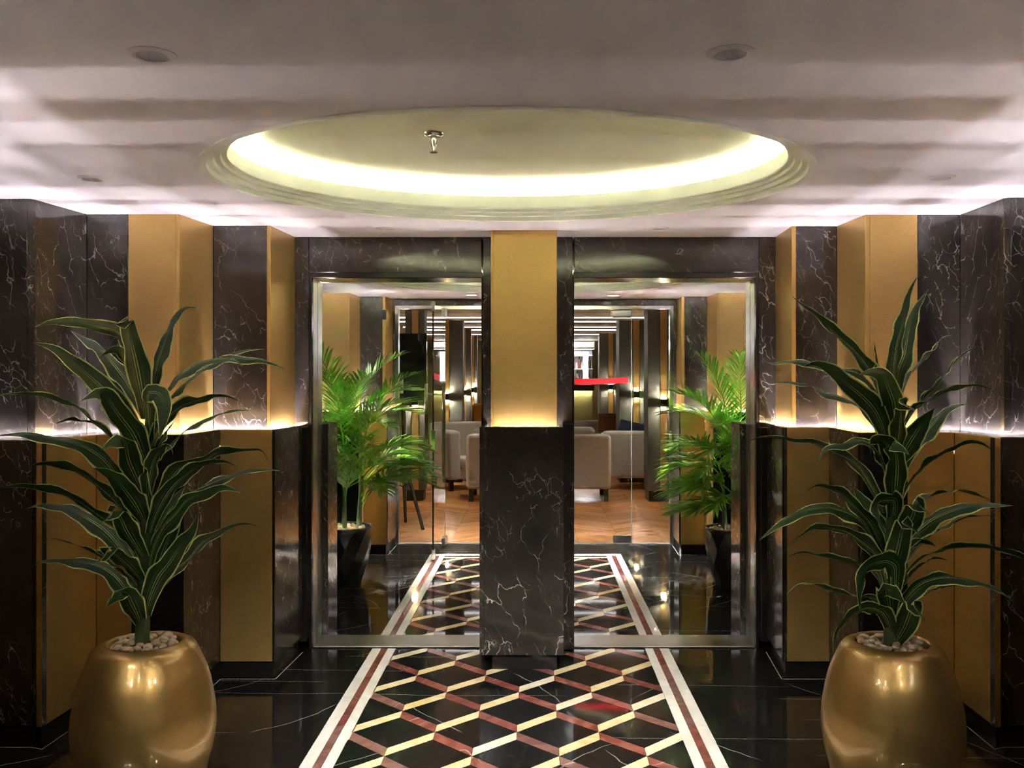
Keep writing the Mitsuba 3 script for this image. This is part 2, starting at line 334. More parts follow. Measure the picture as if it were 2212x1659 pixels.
struct('wall_front', 'dark marble wall at the near end of the entrance', 'wall')
ent('wall_front__marble_panel', slab((-1.8, -2.2), (1.8, -2.2), 0, ZC, 0.03, -1), MARBLE)

# the wall with the two doorways
wb = struct('wall_back', 'dark marble wall holding the two doorways', 'wall')
XL0, XL1, XR0, XR1, ZT = -1.31, -0.311, 0.225, 1.295, 2.178
ent(wb + '__marble_panel', bevel(-1.41, XL0 - 0.016, YF, YB, 1.30, ZC), MARBLE)
ent(wb + '__marble_panel', bevel(XR1 + 0.016, 1.41, YF, YB, 1.30, ZC), MARBLE)
ent(wb + '__marble_panel', bevel(-1.40, XL0 - 0.016, K * 5.5, YB, 0.06, 1.30), BLACK)
ent(wb + '__marble_panel', bevel(XR1 + 0.016, 1.40, K * 5.5, YB, 0.06, 1.30), BLACK)
ent(wb + '__marble_panel', bevel(XL0 - 0.015, XL1 - 0.004, YF, YB, ZT + 0.03, ZC), MARBLE)
ent(wb + '__marble_panel', bevel(XR0 + 0.004, XR1 + 0.015, YF, YB, ZT + 0.03, ZC), MARBLE)
for x0, x1 in ((-2.9, -1.41), (1.41, 2.9)):
    ent(wb + '__marble_panel', bevel(x0, x1, YF + 0.03, YB, 0, ZC), MARBLE)
for x0, x1 in ((-1.9, -1.275), (1.262, 1.9)):
    ent(wb + '__marble_block', bevel(x0, x1, YB + 0.005, YB + 0.26, 0.0, 1.31), MARBLE)
for x in (-1.29, 1.29):
    pass
for i, (x0, x1, sx) in enumerate(((XL0, XL1, -1), (XR0, XR1, 1))):
    d = struct('door_%d' % (i + 1), ('left' if i == 0 else 'right') + ' open doorway lined with brushed steel', 'doorway')
    xo = x0 if sx < 0 else x1
    a, b = (xo - 0.015, xo) if sx < 0 else (xo, xo + 0.015)
    ym = YF + 0.045 + 0.48 * (YB - YF - 0.045)
    ent(d + '__jamb_liner', bevel(a, b, YF + 0.045, ym - 0.004, 0.0, ZT), STEEL)
    ent(d + '__jamb_liner', bevel(a, b, ym + 0.004, YB, 0.0, ZT), STEEL)
    ent(d + '__jamb_edge', bevel(a - (0.002 if sx < 0 else 0), b + (0 if sx < 0 else 0.002), YF + 0.005, YF + 0.043, 0.0, ZT + 0.03), BLACK)
    ent(d + '__soffit_edge', bevel(x0, x1, YF + 0.005, YF + 0.043, ZT, ZT + 0.032), BLACK)
    ent(d + '__soffit_liner', bevel(x0, x1, YF + 0.045, YB, ZT, ZT + 0.03), CHROME)
    xi = x1 if sx < 0 else x0
    ent(d + '__jamb_edge', bevel(xi - 0.004, xi + 0.004, YF + 0.005, YB, 0.0, ZT + 0.03), BLACK)
    ent(d + '__threshold', bevel(x0 + 0.002, x1 - 0.002, 5.31, 5.555, 0.0, 0.012, 0.006), STEEL, label='steel threshold plate across the floor')

# pillar between the doorways
pi = thing('pillar', 'dark marble pillar with a gold upper panel standing between the two doorways', 'pillar')
ent(pi + '__marble_core', bevel(XL1 + 0.006, XR0 - 0.006, YF, YB, 0.0, ZC), MARBLE)
zl = 1.322
yb_, yg, yset = K * 5.12, K * 5.31, K * 5.45
ent(pi + '__base_block', cat([slab((-0.275, yb_), (0.155, yb_), 0.091, zl, 0.025, 1), slab((-0.275, yset), (-0.275, yb_), 0.091, zl, 0.025, -1), slab((0.155, yb_), (0.155, yset), 0.091, zl, 0.025, 1)]), MARBLE, label='polished black marble base block')
ent(pi + '__side_block', cat([bevel(XL1 + 0.002, -0.276, yset, YF - 0.002, 0.03, zl), bevel(0.156, XR0 - 0.002, yset, YF - 0.002, 0.03, zl)]), MARBLE)
ent(pi + '__plinth', bevel(-0.235, 0.119, K * 5.175, YF - 0.01, 0.0, 0.09), BLACK, label='recessed black plinth')
ent(pi + '__gold_panel', cat([slab((-0.236, yg), (0.122, yg), zl - 0.08, ZC, 0.012, 1), slab((-0.236, YF), (-0.236, yg), zl - 0.08, ZC, 0.012, -1), slab((0.122, yg), (0.122, YF), zl - 0.08, ZC, 0.012, 1)]), GOLD, label='tall brushed gold panel')
reg = sbox(-0.248, yb_ + 0.026, 0.128, yset).union(sbox(XL1 + 0.004, yset, XR0 - 0.004, YF))
ul = LineString([(-0.30, YF), (-0.236, YF), (-0.236, yg), (0.122, yg), (0.122, YF), (0.215, YF)])
reg = reg.difference(sbox(-0.236, yg, 0.122, YF + 0.1))
ent(pi + '__ledge', cat([prism(reg.difference(ul.buffer(0.034, cap_style=2, join_style=2)).difference(sbox(-1, yset, 1, YF)), zl - 0.08, zl - 0.003), prism(reg, zl - 0.10, zl - 0.09)]), BLACK)
st = reg.intersection(unary_union([sbox(-0.262, yg + 0.02, -0.242, YF - 0.01), sbox(0.128, yg + 0.02, 0.148, YF - 0.01), sbox(-0.23, yg - 0.024, 0.116, yg - 0.008)]))
emit(pi + '__light_strip', flat(st, zl - 0.045), [LEDGE * 0.26 * v for v in (1.0, 0.90, 0.86)], 'glowing strip in the ledge slot', 1.5)

# vestibule walls and the wall with the glass doors
VUL = [(-2.55, 6.1), (-2.55, 8.64, M_), (-2.0, 8.64, M_), (-1.707, 8.64, G_), (-1.69, 8.64, G_), (-1.66, 9.0, G_), (-1.449, 9.0, M_), (-1.42, 9.0, G_), (-1.388, 9.30, G_)]
VLL = [(-2.35, 6.1), (-2.35, 8.2, M_), (-1.50, 8.2, B_), (-1.565, 8.65, G_), (-1.352, 8.65, G_), (-1.343, 8.65, B_), (-1.342, 9.23, M_)]
VUR = [(2.55, 6.1), (2.55, 8.64, M_), (2.0, 8.64, M_), (1.669, 8.64, G_), (1.652, 8.64, G_), (1.629, 9.0, G_), (1.418, 9.0, M_), (1.387, 9.0, G_), (1.375, 9.30, G_)]
VLR = [(2.35, 6.1), (2.35, 8.2, M_), (1.536, 8.2, B_), (1.548, 8.65, G_), (1.325, 8.65, G_), (1.312, 8.65, B_), (1.33, 9.23, M_)]
v1 = struct('wall_left_001', 'stepped marble and gold left wall of the vestibule behind the palm', 'wall')
v2 = struct('wall_right_001', 'stepped marble and gold right wall of the vestibule behind the palm', 'wall')
fold_wall(v1, VUL, VLL, 1.31, ZV, 1, LEDGE * 1.4, 2)
fold_wall(v2, VUR, VLR, 1.31, ZV, -1, LEDGE * 1.4, 2)
w = struct('wall_back_001', 'dark marble surround of the glass doors', 'wall')
ent(w + '__marble_panel', bevel(-1.40, 1.39, YD + 0.02, YD + 0.10, 2.318, ZL + 0.02), MARBLE)
for x0, x1 in ((-1.395, -1.362), (1.345, 1.39)): ent(w + '__marble_panel', bevel(x0, x1, YD + 0.02, YD + 0.10, 0, 2.318), MARBLE)
for x0, x1 in ((-5.0, -1.395), (1.39, 5.0)): ent(w + '__marble_panel', bevel(x0, x1, YD + 0.06, YD + 0.10, 0, ZL + 0.02), MARBLE)

# ---------------------------------------------------------------- setting: floors
f = struct('floor', 'polished black marble floor with an inlaid band of cream and red bars', 'floor')
ent(f + '__bed', bevel(-3.0, 3.0, -2.2, YD + 0.05, -0.05, -0.006, 0.001), BLACK)
XA, XC, WW = -0.9566, -0.082, 0.1828
band = (-0.955, 0.785)
def put(name, poly, mat, top=0.0):
    if poly.is_empty or poly.area < 2e-5: return
    ent(f + '__' + name, prism(poly, -0.006, top), mat)
lower_room = Polygon(outline(LL)[2:] + outline(LR)[::-1][:-2]).union(sbox(-3, K * 3.90, 3, K * 4.06))
def bands(y0, y1, P, tb, yref, kodd, far_end):
    inner = sbox(-0.818, y0, 0.644, y1 - (0.20 if far_end else 0))
    hgt = P / 2 - tb                                     # half of a diamond's depth: P/2 = bar + half diamond each way
    g = 0.0006
    rnd = random.Random(7)
    # zigzags: rows n of bars, spaced P/2; touching points of rows n and n+1 at k of parity (n + kodd)
    n0, n1 = int((y0 - yref) / (P / 2)) - 2, int((y1 - yref) / (P / 2)) + 2
    for n in range(n0, n1 + 1):
        yt = yref + n * P / 2                            # touch line between the zigzag below (near) and above (far)
        par = (n + kodd) % 2
        for k in range(-6, 7):
            x = XC + k * WW
            if (k - par) % 2 == 0:
                # far zigzag has its V here: goes up (away) on both sides
                for sx in (-1, 1):
                    q = Polygon([(x + sx * g, yt + g), (x + sx * WW - sx * g, yt + P / 2 - tb), (x + sx * WW - sx * g, yt + P / 2 - g), (x + sx * g, yt + tb)]) if False else Polygon([(x + sx * g, yt + g), (x + sx * (WW - g), yt + P / 2 - tb + g), (x + sx * (WW - g), yt + P / 2 - g), (x + sx * g, yt + tb - g)])
                    put('cream_bar' if sx > 0 else 'red_bar', q.intersection(inner), (CREAM if sx > 0 else RED)[rnd.choice((0, 0, 1, 2))])
                d = Polygon([(x, yt + tb + g), (x + WW - g, yt + P / 2 ), (x, yt + P - tb - g), (x - WW + g, yt + P / 2)])
                put('black_diamond', d.intersection(inner), FLOORM)
    # borders
    yy = y0; ends = y1 - (0.09 if far_end else 0)
    while yy < ends - 0.01:
        ye = min(yy + 0.9, ends)
        for a, b, m, nm in ((-0.957, -0.904, WHITE, 'white_strip'), (-0.903, -0.867, RED[rnd.choice((0, 1, 2))], 'red_strip'), (-0.866, -0.819, WHITE, 'white_strip'),
                            (0.645, 0.692, WHITE, 'white_strip'), (0.693, 0.730, RED[rnd.choice((0, 1, 2))], 'red_strip'), (0.731, 0.784, WHITE, 'white_strip')):
            if far_end and ye == ends and nm == 'white_strip' and False: pass
            put(nm, sbox(a, yy + 0.0006, b, ye - 0.0006), m)
        yy = ye
    if far_end:
        put('white_strip', sbox(-0.957, y1 - 0.089, 0.784, y1), WHITE)
        put('white_strip', sbox(-0.818, y1 - 0.199, 0.644, y1 - 0.15), WHITE)
        put('black_strip', sbox(-0.818, y1 - 0.149, 0.644, y1 - 0.09), FLOORM)
bands(2.3, 5.309, 0.522, 0.085, 4.289, 1, False)
bands(5.556, 8.27, 0.492, 0.080, 5.66, 1, True)
put('slab', sbox(-0.957, 8.271, 0.784, YD), FLOORM)
put('slab', sbox(-0.957, -2.0, 0.784, 2.299), FLOORM)
put('slab', sbox(XL1, 5.31, XR0, 5.555), FLOORM)
for x0, x1 in ((-2.95, -0.958), (0.785, 2.95)):
    ys = [-2.0, -0.8, 0.4, 1.6, 2.75, 3.9, 4.7, 5.309]
    for a, b in zip(ys, ys[1:]): put('slab', sbox(x0, a + 0.0005, x1, b - 0.0005), FLOORM)
    put('slab', sbox(x0 if x0 < 0 else 1.296, 5.31, -1.312 if x0 < 0 else x1, 5.555), FLOORM)
    ys = [5.556, 6.6, 7.7, YD]
    for a, b in zip(ys, ys[1:]): put('slab', sbox(x0, a + 0.0005, x1, b - 0.0005), FLOORM)
for seq, sd in ((LL, 'right'), (LR, 'left'), (VLL, 'right'), (VLR, 'left')):
    ln = LineString(outline(seq)).parallel_offset(0.004, sd, join_style=2)
    put('inlay_line', ln.buffer(0.0022, cap_style=2, join_style=2), LGREY, 0.0012)
f2 = struct('floor_001', 'warm brown herringbone wooden floor of the lounge', 'floor')
ent(f2 + '__boards', bevel(-6, 6, YD + 0.051, 24, -0.05, 0.0, 0.001), WOODF)
ent(f2 + '__threshold', bevel(-1.33, 1.33, YD - 0.02, YD + 0.05, -0.003, 0.010, 0.004), STEEL)

# ---------------------------------------------------------------- ceiling fittings
front = 'unlit round downlights in the entrance ceiling'
downlight('downlight', -1.002, 2.366, ZC, 'unlit recessed round downlight nearest the camera on the left')
downlight('downlight', 0.509, 2.353, ZC, 'unlit recessed round downlight nearest the camera on the right')
downlight('downlight', -1.857, 3.78, ZC, 'small round downlight in the ceiling left of the oval recess', r=0.056)
downlight('downlight', 1.695, 3.765, ZC, 'small round downlight in the ceiling right of the oval recess', r=0.056)
downlight('downlight', -0.831, 5.0, ZC, 'small round downlight in the ceiling above the left doorway', r=0.052)
downlight('downlight', 0.689, 4.99, ZC, 'small round downlight in the ceiling above the right doorway', r=0.052)
downlight('downlight', vl[0][0], vl[0][1], ZV, 'lit downlight in the vestibule ceiling over the left palm', lit=30, spot=((-1.50, 7.0, 1.2), 42, 24))
downlight('downlight', vl[1][0], vl[1][1], ZV, 'lit downlight in the vestibule ceiling over the right palm', lit=30, spot=((1.48, 6.95, 1.2), 42, 24))
downlight('downlight', vl[2][0], vl[2][1], ZV, 'lit vestibule downlight seen through the left doorway above the open glass leaf', lit=30, spot=((-0.59, 8.45, 0), 7, 40))
downlight('downlight', vl[3][0], vl[3][1], ZV, 'lit vestibule downlight seen through the right doorway above the door closer', lit=30, spot=((0.735, 8.52, 0), 7, 40))
for x, y in ((-0.75, 0.1), (0.55, 0.1), (-0.75, 1.1), (0.55, 1.1)):
    downlight('downlight', x, y, ZC, 'lit downlight in the ceiling behind the camera', lit=60, group='lit downlights behind the camera', spot=((-0.10, 3.1 if y < 1 else 4.1, 0), 6, 21))
    downlight('downlight', x * 2.0, y - 0.6, ZC, 'wide lit ceiling lamp near the side wall behind the camera', lit=62, r=0.16, group='wide lit lamps behind the camera', wt=0.5)

t = thing('sprinkler', 'chrome fire sprinkler head hanging in the oval ceiling recess', 'sprinkler')
SX, SY, SZ = float(at(937, 280, 3.87)[0]), 3.87, ZC + 0.212
def moved(m, *v): m.apply_translation(v); return m
ent(t + '__rosette', moved(lathe([(0.012, -0.012), (0.030, -0.014), (0.042, -0.006), (0.044, 0.0)], 40), SX, SY, SZ), CHROME, 30)
ent(t + '__body', moved(lathe([(0.0, -0.078), (0.004, -0.076), (0.006, -0.05), (0.013, -0.03), (0.014, -0.012)], 24), SX, SY, SZ), CHROME, 30)
ent(t + '__deflector', moved(lathe([(0.0, -0.082), (0.016, -0.082), (0.016, -0.079), (0.0, -0.078)], 24), SX, SY, SZ), CHROME, 30)
for sx in (-1, 1): ent(t + '__arm', moved(tube([(sx * 0.012, 0, -0.03), (sx * 0.011, 0, -0.045), (sx * 0.004, 0, -0.07)], 0.0025, 6), SX, SY, SZ), CHROME, 30)

# ---------------------------------------------------------------- gold planters with pebbles
POT_PROF = [(0.0, 0.0), (0.180, 0.0), (0.190, 0.008), (0.2235, 0.14), (0.242, 0.215), (0.2505, 0.29), (0.249, 0.338), (0.239, 0.406), (0.222, 0.48), (0.200, 0.535), (0.184, 0.570), (0.176, 0.583), (0.168, 0.590), (0.155, 0.597), (0.142, 0.602), (0.134, 0.603), (0.130, 0.599), (0.128, 0.590), (0.126, 0.555), (0.0, 0.54)]
def smooth_prof(P, n):
    P = np.array(P); q = spline(P[1:-1], n); return np.vstack([P[:1], q, P[-1:]])
YP = 3.338
PX = {0: -1.443, 1: 1.318}
peb_meshes = []
prn = np.random.default_rng(5)
for i in range(6):
    m = trimesh.creation.icosphere(2, 1.0)
    import meshkit
    v = m.vertices; d = 1 + 0.34 * (meshkit.noise(v * 1.3 + 10 * i, i) - 0.5)
    m.vertices = v * d[:, None] * np.array([1.0, 0.78, 0.58])
    peb_meshes.append([mikit.ply(m, mt, smooth=True) for mt in PEB])
def pebbles(cx, cy, z, rad, size, n, label, group, avoid, seed):
    r = np.random.default_rng(seed); got = []
    for layer in (0, 1):
        tries = 0
        while tries < 1500 and len(got) < n:
            tries += 1
            a = r.uniform(0, 2 * np.pi); q = rad * math.sqrt(r.uniform())
            x, y = q * math.cos(a), q * math.sin(a)
            s = size * r.uniform(0.75, 1.25)
            if q + s > rad + 0.004: continue
            if any(math.hypot(x - ax, y - ay) < s * 0.8 + ar for ax, ay, ar in avoid): continue
            if any(math.hypot(x - gx, y - gy) < (0.92 if layer == gl else 0.55) * (s + gs) for gx, gy, gs, gl in got): continue
            got.append((x, y, s, layer))
    for x, y, s, l in got:
        key = num('pebble')
        base = peb_meshes[r.integers(6)][r.integers(4)]
        scene[key] = {**base, 'to_world': T().translate([cx + x, cy + y, z + l * size * 0.85]).rotate([0, 0, 1], float(r.uniform(0, 360))).rotate([1, 0.3, 0], float(r.uniform(-20, 20))).scale(float(s))}
        labels[key] = {'label': label, 'category': 'pebble', 'group': group}
for i in (0, 1):
    t = thing('gold_planter', ('left' if i == 0 else 'right') + ' glossy gold egg-shaped planter in front of the ' + ('left' if i == 0 else 'right') + ' stepped wall', 'planter')
    P = np.vstack([smooth_prof(POT_PROF, 90)[:-1]])
    ent(t + '__body', moved(lathe(P, 96), PX[i], YP, 0), GOLDPOT, True)
    soil = trimesh.creation.cylinder(0.1262, 0.02, sections=48)
    ent(t + '__soil', moved(soil, PX[i], YP, 0.562), DARK, 30, label='dark filling under the pebbles')
    pebbles(PX[i], YP, 0.584, 0.123, 0.0185, 90, 'pale brown pebble in the ' + ('left' if i == 0 else 'right') + ' gold planter', 'pebbles in the ' + ('left' if i == 0 else 'right') + ' gold planter', [(-0.006, 0.0, 0.026)], 11 + i)

# ---------------------------------------------------------------- dracaenas: leaf = (width as seen in px, depth of the tip, points from base to tip in px)
WTRUE = 54.0
def leaf_mesh(w, dy, pts, seed, y0):
    r = np.random.default_rng(seed)
    n, nu = 26, 9
    w0 = w
    w = w * 0.78 if w < 36 else w
    q = np.array(pts, float)
    sl = np.concatenate([[0], np.cumsum(np.linalg.norm(np.diff(q, axis=0), axis=1))]); sl /= sl[-1]
    Y = y0 + dy * sl ** 1.25
    if w0 >= 40 and dy < 0 and abs(q[-1, 0] - q[0, 0]) < 48:                     # blades that face the viewer bend forward at the tip
        side = r.uniform(-14, 14)
        q = np.vstack([q, q[-1] + [side * 0.5, 3], q[-1] + [side, 13]]); Y = np.append(Y, [Y[-1] - 0.06, Y[-1] - 0.13])
    K3 = np.stack([(q[:, 0] - CX) * YP / F, Y, H - (q[:, 1] - CY) * YP / F], 1)
    P = spline(K3, n)
    tt = np.linspace(0, 1, n)
    tan = np.gradient(P, axis=0); tan /= np.linalg.norm(tan, axis=1, keepdims=True)
    s = min(1.0, w / WTRUE); c = math.sqrt(1 - s * s) * (1 if r.uniform() < 0.5 else -1)
    nimg = np.stack([tan[:, 2], np.zeros(n), -tan[:, 0]], 1); nimg /= np.linalg.norm(nimg, axis=1, keepdims=True) + 1e-9
    Wd = s * nimg + c * np.array([0, 1.0, 0])
    Wd -= (Wd * tan).sum(1, keepdims=True) * tan; Wd /= np.linalg.norm(Wd, axis=1, keepdims=True)
    N = np.cross(tan, Wd)
    half = 0.5 * max(w, WTRUE) * YP / F * np.minimum(1, 0.42 + 1.7 * tt) * np.clip(1 - tt ** 2.4, 0, 1)
    half = np.maximum(half, 0.0008)
    u = np.linspace(-1, 1, nu)
    ph = r.uniform(0, 6.28, 2)
    ruff = (0.008 * np.sin(tt[:, None] * 17 + ph[0] + (u[None] > 0) * ph[1]) + 0.005 * np.sin(tt[:, None] * 34 + ph[1] + (u[None] > 0) * ph[0])) * np.abs(u[None]) ** 2.5 * np.sin(np.pi * np.clip(tt * 1.08, 0, 1))[:, None]
    fold = 0.22 * np.abs(u)[None] * half[:, None]
    V = P[:, None] + u[None, :, None] * half[:, None, None] * Wd[:, None] + (ruff + fold)[..., None] * N[:, None]
    Fc = []
    for i in range(n - 1):
        for j in range(nu - 1):
            a = i * nu + j
            Fc += [(a, a + 1, a + nu + 1), (a, a + nu + 1, a + nu)]
    uv = np.stack(np.meshgrid((u + 1) / 2, tt), -1).reshape(-1, 2)
    return trimesh.Trimesh(V.reshape(-1, 3), Fc, process=False), uv
def dracaena(label, stem, leaves, seed):
    t = thing('dracaena_plant', label, 'potted plant')
    sp = spline(stem, 24)
    pts = np.stack([(sp[:, 0] - CX) * YP / F, np.full(24, YP), H - (sp[:, 1] - CY) * YP / F], 1)
    pts[0, 2] = 0.55
    ent(t + '__stem', tube(pts, np.linspace(0.027, 0.012, 24), 14), STEM, True)
    for i, (w, dy, p) in enumerate(leaves):
        m, uv = leaf_mesh(w, dy, p, seed * 100 + i, YP + (0.012 if dy > 0 else -0.012))
        ent(t + '__leaf', m, LEAF, True, uv=uv)
LEFT = [
 (45, .10, [(318,900),(300,800),(271,753),(239,716),(195,705),(130,693),(87,692),(39,703)]),
 (26, .28, [(312,900),(245,815),(200,775),(156,744),(113,725),(65,704)]),
 (55, -.10, [(305,945),(250,857),(217,820),(174,779),(141,753),(108,744)]),
 (18, .20, [(300,975),(250,896),(206,848),(163,814),(108,790),(60,781)]),
 (28, -.14, [(303,1030),(250,944),(217,911),(191,881),(152,863),(98,850),(47,854)]),
 (16, .22, [(295,1030),(265,990),(239,966),(206,937),(174,920),(104,912),(47,922)]),
 (33, -.12, [(300,1100),(265,1030),(228,981),(184,955),(130,942),(72,934),(25,939)]),
 (38, .12, [(300,1170),(275,1130),(239,1089),(195,1054),(158,1031),(108,1012),(61,1008),(17,1016)]),
 (36, -.16, [(300,1215),(260,1139),(228,1107),(184,1070),(134,1048),(93,1040),(56,1043)]),
 (30, .14, [(300,1250),(239,1174),(206,1146),(158,1122),(108,1104),(54,1100),(2,1112)]),
 (24, -.20, [(300,1270),(255,1205),(215,1165),(172,1141)]),
 (24, .05, [(306,1345),(260,1267),(234,1241),(191,1222),(130,1215),(82,1217),(44,1233)]),
 (45, .12, [(322,870),(327,792),(338,738),(353,683),(379,657),(394,658)]),
 (60, -.10, [(318,905),(311,796),(306,740),(301,700)]),
 (50, -.05, [(322,890),(308,830),(285,780),(265,757),(235,772)]),
 (33, .18, [(330,905),(353,840),(381,805),(424,779),(457,772),(522,774),(587,796)]),
 (20, .26, [(332,895),(392,796),(446,770),(483,751),(524,748)]),
 (26, -.12, [(335,915),(392,842),(435,811),(479,788),(518,779),(551,793)]),
 (42, -.22, [(328,945),(335,868),(346,846),(370,848),(392,879),(400,942)]),
 (24, -.05, [(330,965),(365,905),(409,874),(435,866),(490,856),(532,868)]),
 (16, .20, [(335,1000),(380,935),(411,911),(442,898),(474,888),(503,891)]),
 (30, -.08, [(325,1020),(350,965),(375,930),(400,905)]),
 (62, -.20, [(318,1010),(311,944),(294,890),(280,850)]),
 (62, -.20, [(318,1075),(311,996),(320,944)]),
 (22, -.14, [(325,1080),(344,1007),(370,970),(392,958),(410,978)]),
 (26, .15, [(328,1120),(353,1050),(381,1013),(424,1000),(457,981),(496,980),(533,978),(554,1011)]),
 (34, -.12, [(328,1150),(381,1054),(424,1018),(457,1000),(500,991),(538,1002)]),
 (26, .18, [(330,1170),(360,1105),(392,1072),(435,1050),(468,1037),(529,1022),(573,1028)]),
 (42, -.10, [(325,1225),(359,1137),(392,1104),(420,1074),(457,1061),(500,1047),(541,1057)]),
 (60, -.20, [(316,1130),(300,1060),(278,1010),(262,1000)]),
 (56, -.19, [(314,1205),(302,1137),(301,1088)]),
 (46, -.06, [(318,1330),(348,1245),(374,1213),(405,1169),(431,1137),(444,1100)]),
 (28, .16, [(322,1300),(360,1245),(392,1217),(418,1183),(446,1165),(496,1146),(531,1154)]),
 (52, -.18, [(312,1260),(300,1210),(285,1172)]),
 (50, -.12, [(308,1350),(306,1300),(302,1262)]),
 (44, .10, [(318,1290),(340,1200),(362,1130),(375,1100)]),
 (44, .14, [(318,1190),(345,1100),(365,1060)]),
 (40, .12, [(310,1290),(270,1220),(250,1180)]),
]
RIGHT = [
 (46, .08, [(1932,880),(1937,809),(1946,752),(1965,694),(1981,637),(2004,592)]),
 (26, .20, [(1938,885),(1949,809),(1972,763),(1988,717),(2008,672),(2038,635),(2059,612)]),
 (22, .25, [(1942,905),(1960,855),(1983,816),(2017,786),(2059,756),(2093,727),(2135,717)]),
 (22, -.10, [(1945,935),(1983,866),(2017,827),(2040,786),(2063,763),(2093,747)]),
 (24, -.14, [(1942,955),(1960,890),(1994,862),(2029,843),(2068,833),(2098,841)]),
 (26, .16, [(1945,1035),(1971,978),(2017,937),(2063,898),(2098,878),(2142,875)]),
 (32, -.12, [(1945,1075),(1983,1010),(2015,981),(2046,961),(2077,952),(2102,966)]),
 (11, .24, [(1940,1160),(1974,1113),(2005,1091),(2052,1075),(2099,1071),(2156,1082),(2216,1100)]),
 (28, -.10, [(1938,1200),(1968,1151),(2005,1116),(2052,1094),(2099,1083),(2156,1083)]),
 (15, .22, [(1938,1250),(1999,1188),(2037,1163),(2084,1147),(2146,1132),(2209,1133)]),
 (27, -.14, [(1935,1280),(1958,1229),(1999,1191),(2037,1179),(2084,1174),(2131,1176),(2178,1195),(2215,1226)]),
 (27, .08, [(1935,1320),(1968,1260),(1999,1232),(2037,1216),(2070,1221)]),
 (23, -.12, [(1932,1340),(1958,1276),(1990,1248),(2030,1238),(2080,1245),(2124,1260),(2153,1286)]),
 (22, .14, [(1938,1370),(1974,1317),(2005,1298),(2046,1284),(2099,1279),(2156,1288)]),
 (36, -.05, [(1935,1240),(1958,1182),(1980,1166),(2005,1174)]),
 (20, .18, [(1920,900),(1902,827),(1886,793),(1860,754),(1826,717),(1799,681),(1762,650),(1744,629)]),
 (27, .10, [(1920,910),(1895,839),(1860,804),(1815,795),(1769,784),(1718,779),(1682,784),(1665,769)]),
 (44, -.12, [(1915,965),(1883,889),(1849,855),(1810,827),(1776,800),(1741,787),(1711,796)]),
 (19, .16, [(1905,950),(1838,860),(1794,848),(1762,830),(1723,824),(1685,827)]),
 (50, -.20, [(1930,950),(1915,873),(1902,850),(1872,811),(1844,806),(1812,811)]),
 (20, .14, [(1910,1110),(1886,1050),(1855,1003),(1808,978),(1761,958),(1714,953),(1670,950),(1625,965)]),
 (25, -.16, [(1920,1070),(1902,1010),(1871,960),(1839,947),(1795,956),(1755,963),(1738,988)]),
 (36, -.22, [(1925,1050),(1911,988),(1874,947),(1842,945),(1831,971)]),
 (31, .10, [(1912,1200),(1886,1135),(1852,1094),(1824,1066),(1789,1055),(1760,1071)]),
 (36, -.26, [(1928,1120),(1915,1078),(1871,1074),(1855,1096),(1857,1141)]),
 (31, .06, [(1910,1220),(1880,1144),(1839,1110),(1792,1099),(1739,1110),(1689,1141),(1650,1175)]),
 (31, -.12, [(1912,1260),(1886,1198),(1846,1163),(1808,1141),(1752,1132),(1705,1151),(1669,1179)]),
 (23, .10, [(1915,1300),(1886,1229),(1839,1222),(1795,1210),(1752,1204),(1711,1222)]),
 (48, -.26, [(1928,1290),(1917,1217),(1886,1201),(1846,1204),(1814,1238),(1802,1282)]),
 (17, .12, [(1920,1350),(1889,1297),(1845,1294),(1808,1285),(1767,1274),(1739,1282),(1717,1310)]),
 (36, -.16, [(1922,1385),(1893,1317),(1858,1304),(1821,1314),(1783,1342),(1767,1384)]),
 (44, -.14, [(1926,1395),(1938,1340),(1940,1288)]),
 (42, -.12, [(1922,1330),(1902,1285),(1888,1255)]),
 (46, -.18, [(1920,1265),(1914,1166),(1911,1112)]),
 (40, -.20, [(1930,1180),(1938,1110),(1930,1072)]),
 (54, -.18, [(1925,1120),(1918,1041),(1900,975),(1880,955)]),
 (48, -.14, [(1930,1010),(1925,930),(1914,870)]),
 (34, .06, [(1918,870),(1908,790),(1905,738)]),
 (40, .10, [(1935,1090),(1955,1020),(1965,975)]),
 (44, -.10, [(1938,1000),(1965,930),(1990,880)]),
 (42, .12, [(1915,1180),(1890,1110),(1870,1060)]),
 (38, .14, [(1932,1330),(1955,1250),(1965,1210)]),
]
dracaena('tall dracaena with yellow-edged strap leaves growing in the left gold planter', [(306,1400),(312,1250),(318,1050),(322,880)], LEFT, 3)
dracaena('tall dracaena with yellow-edged strap leaves growing in the right gold planter', [(1926,1400),(1924,1250),(1928,1050),(1930,880)], RIGHT, 4)

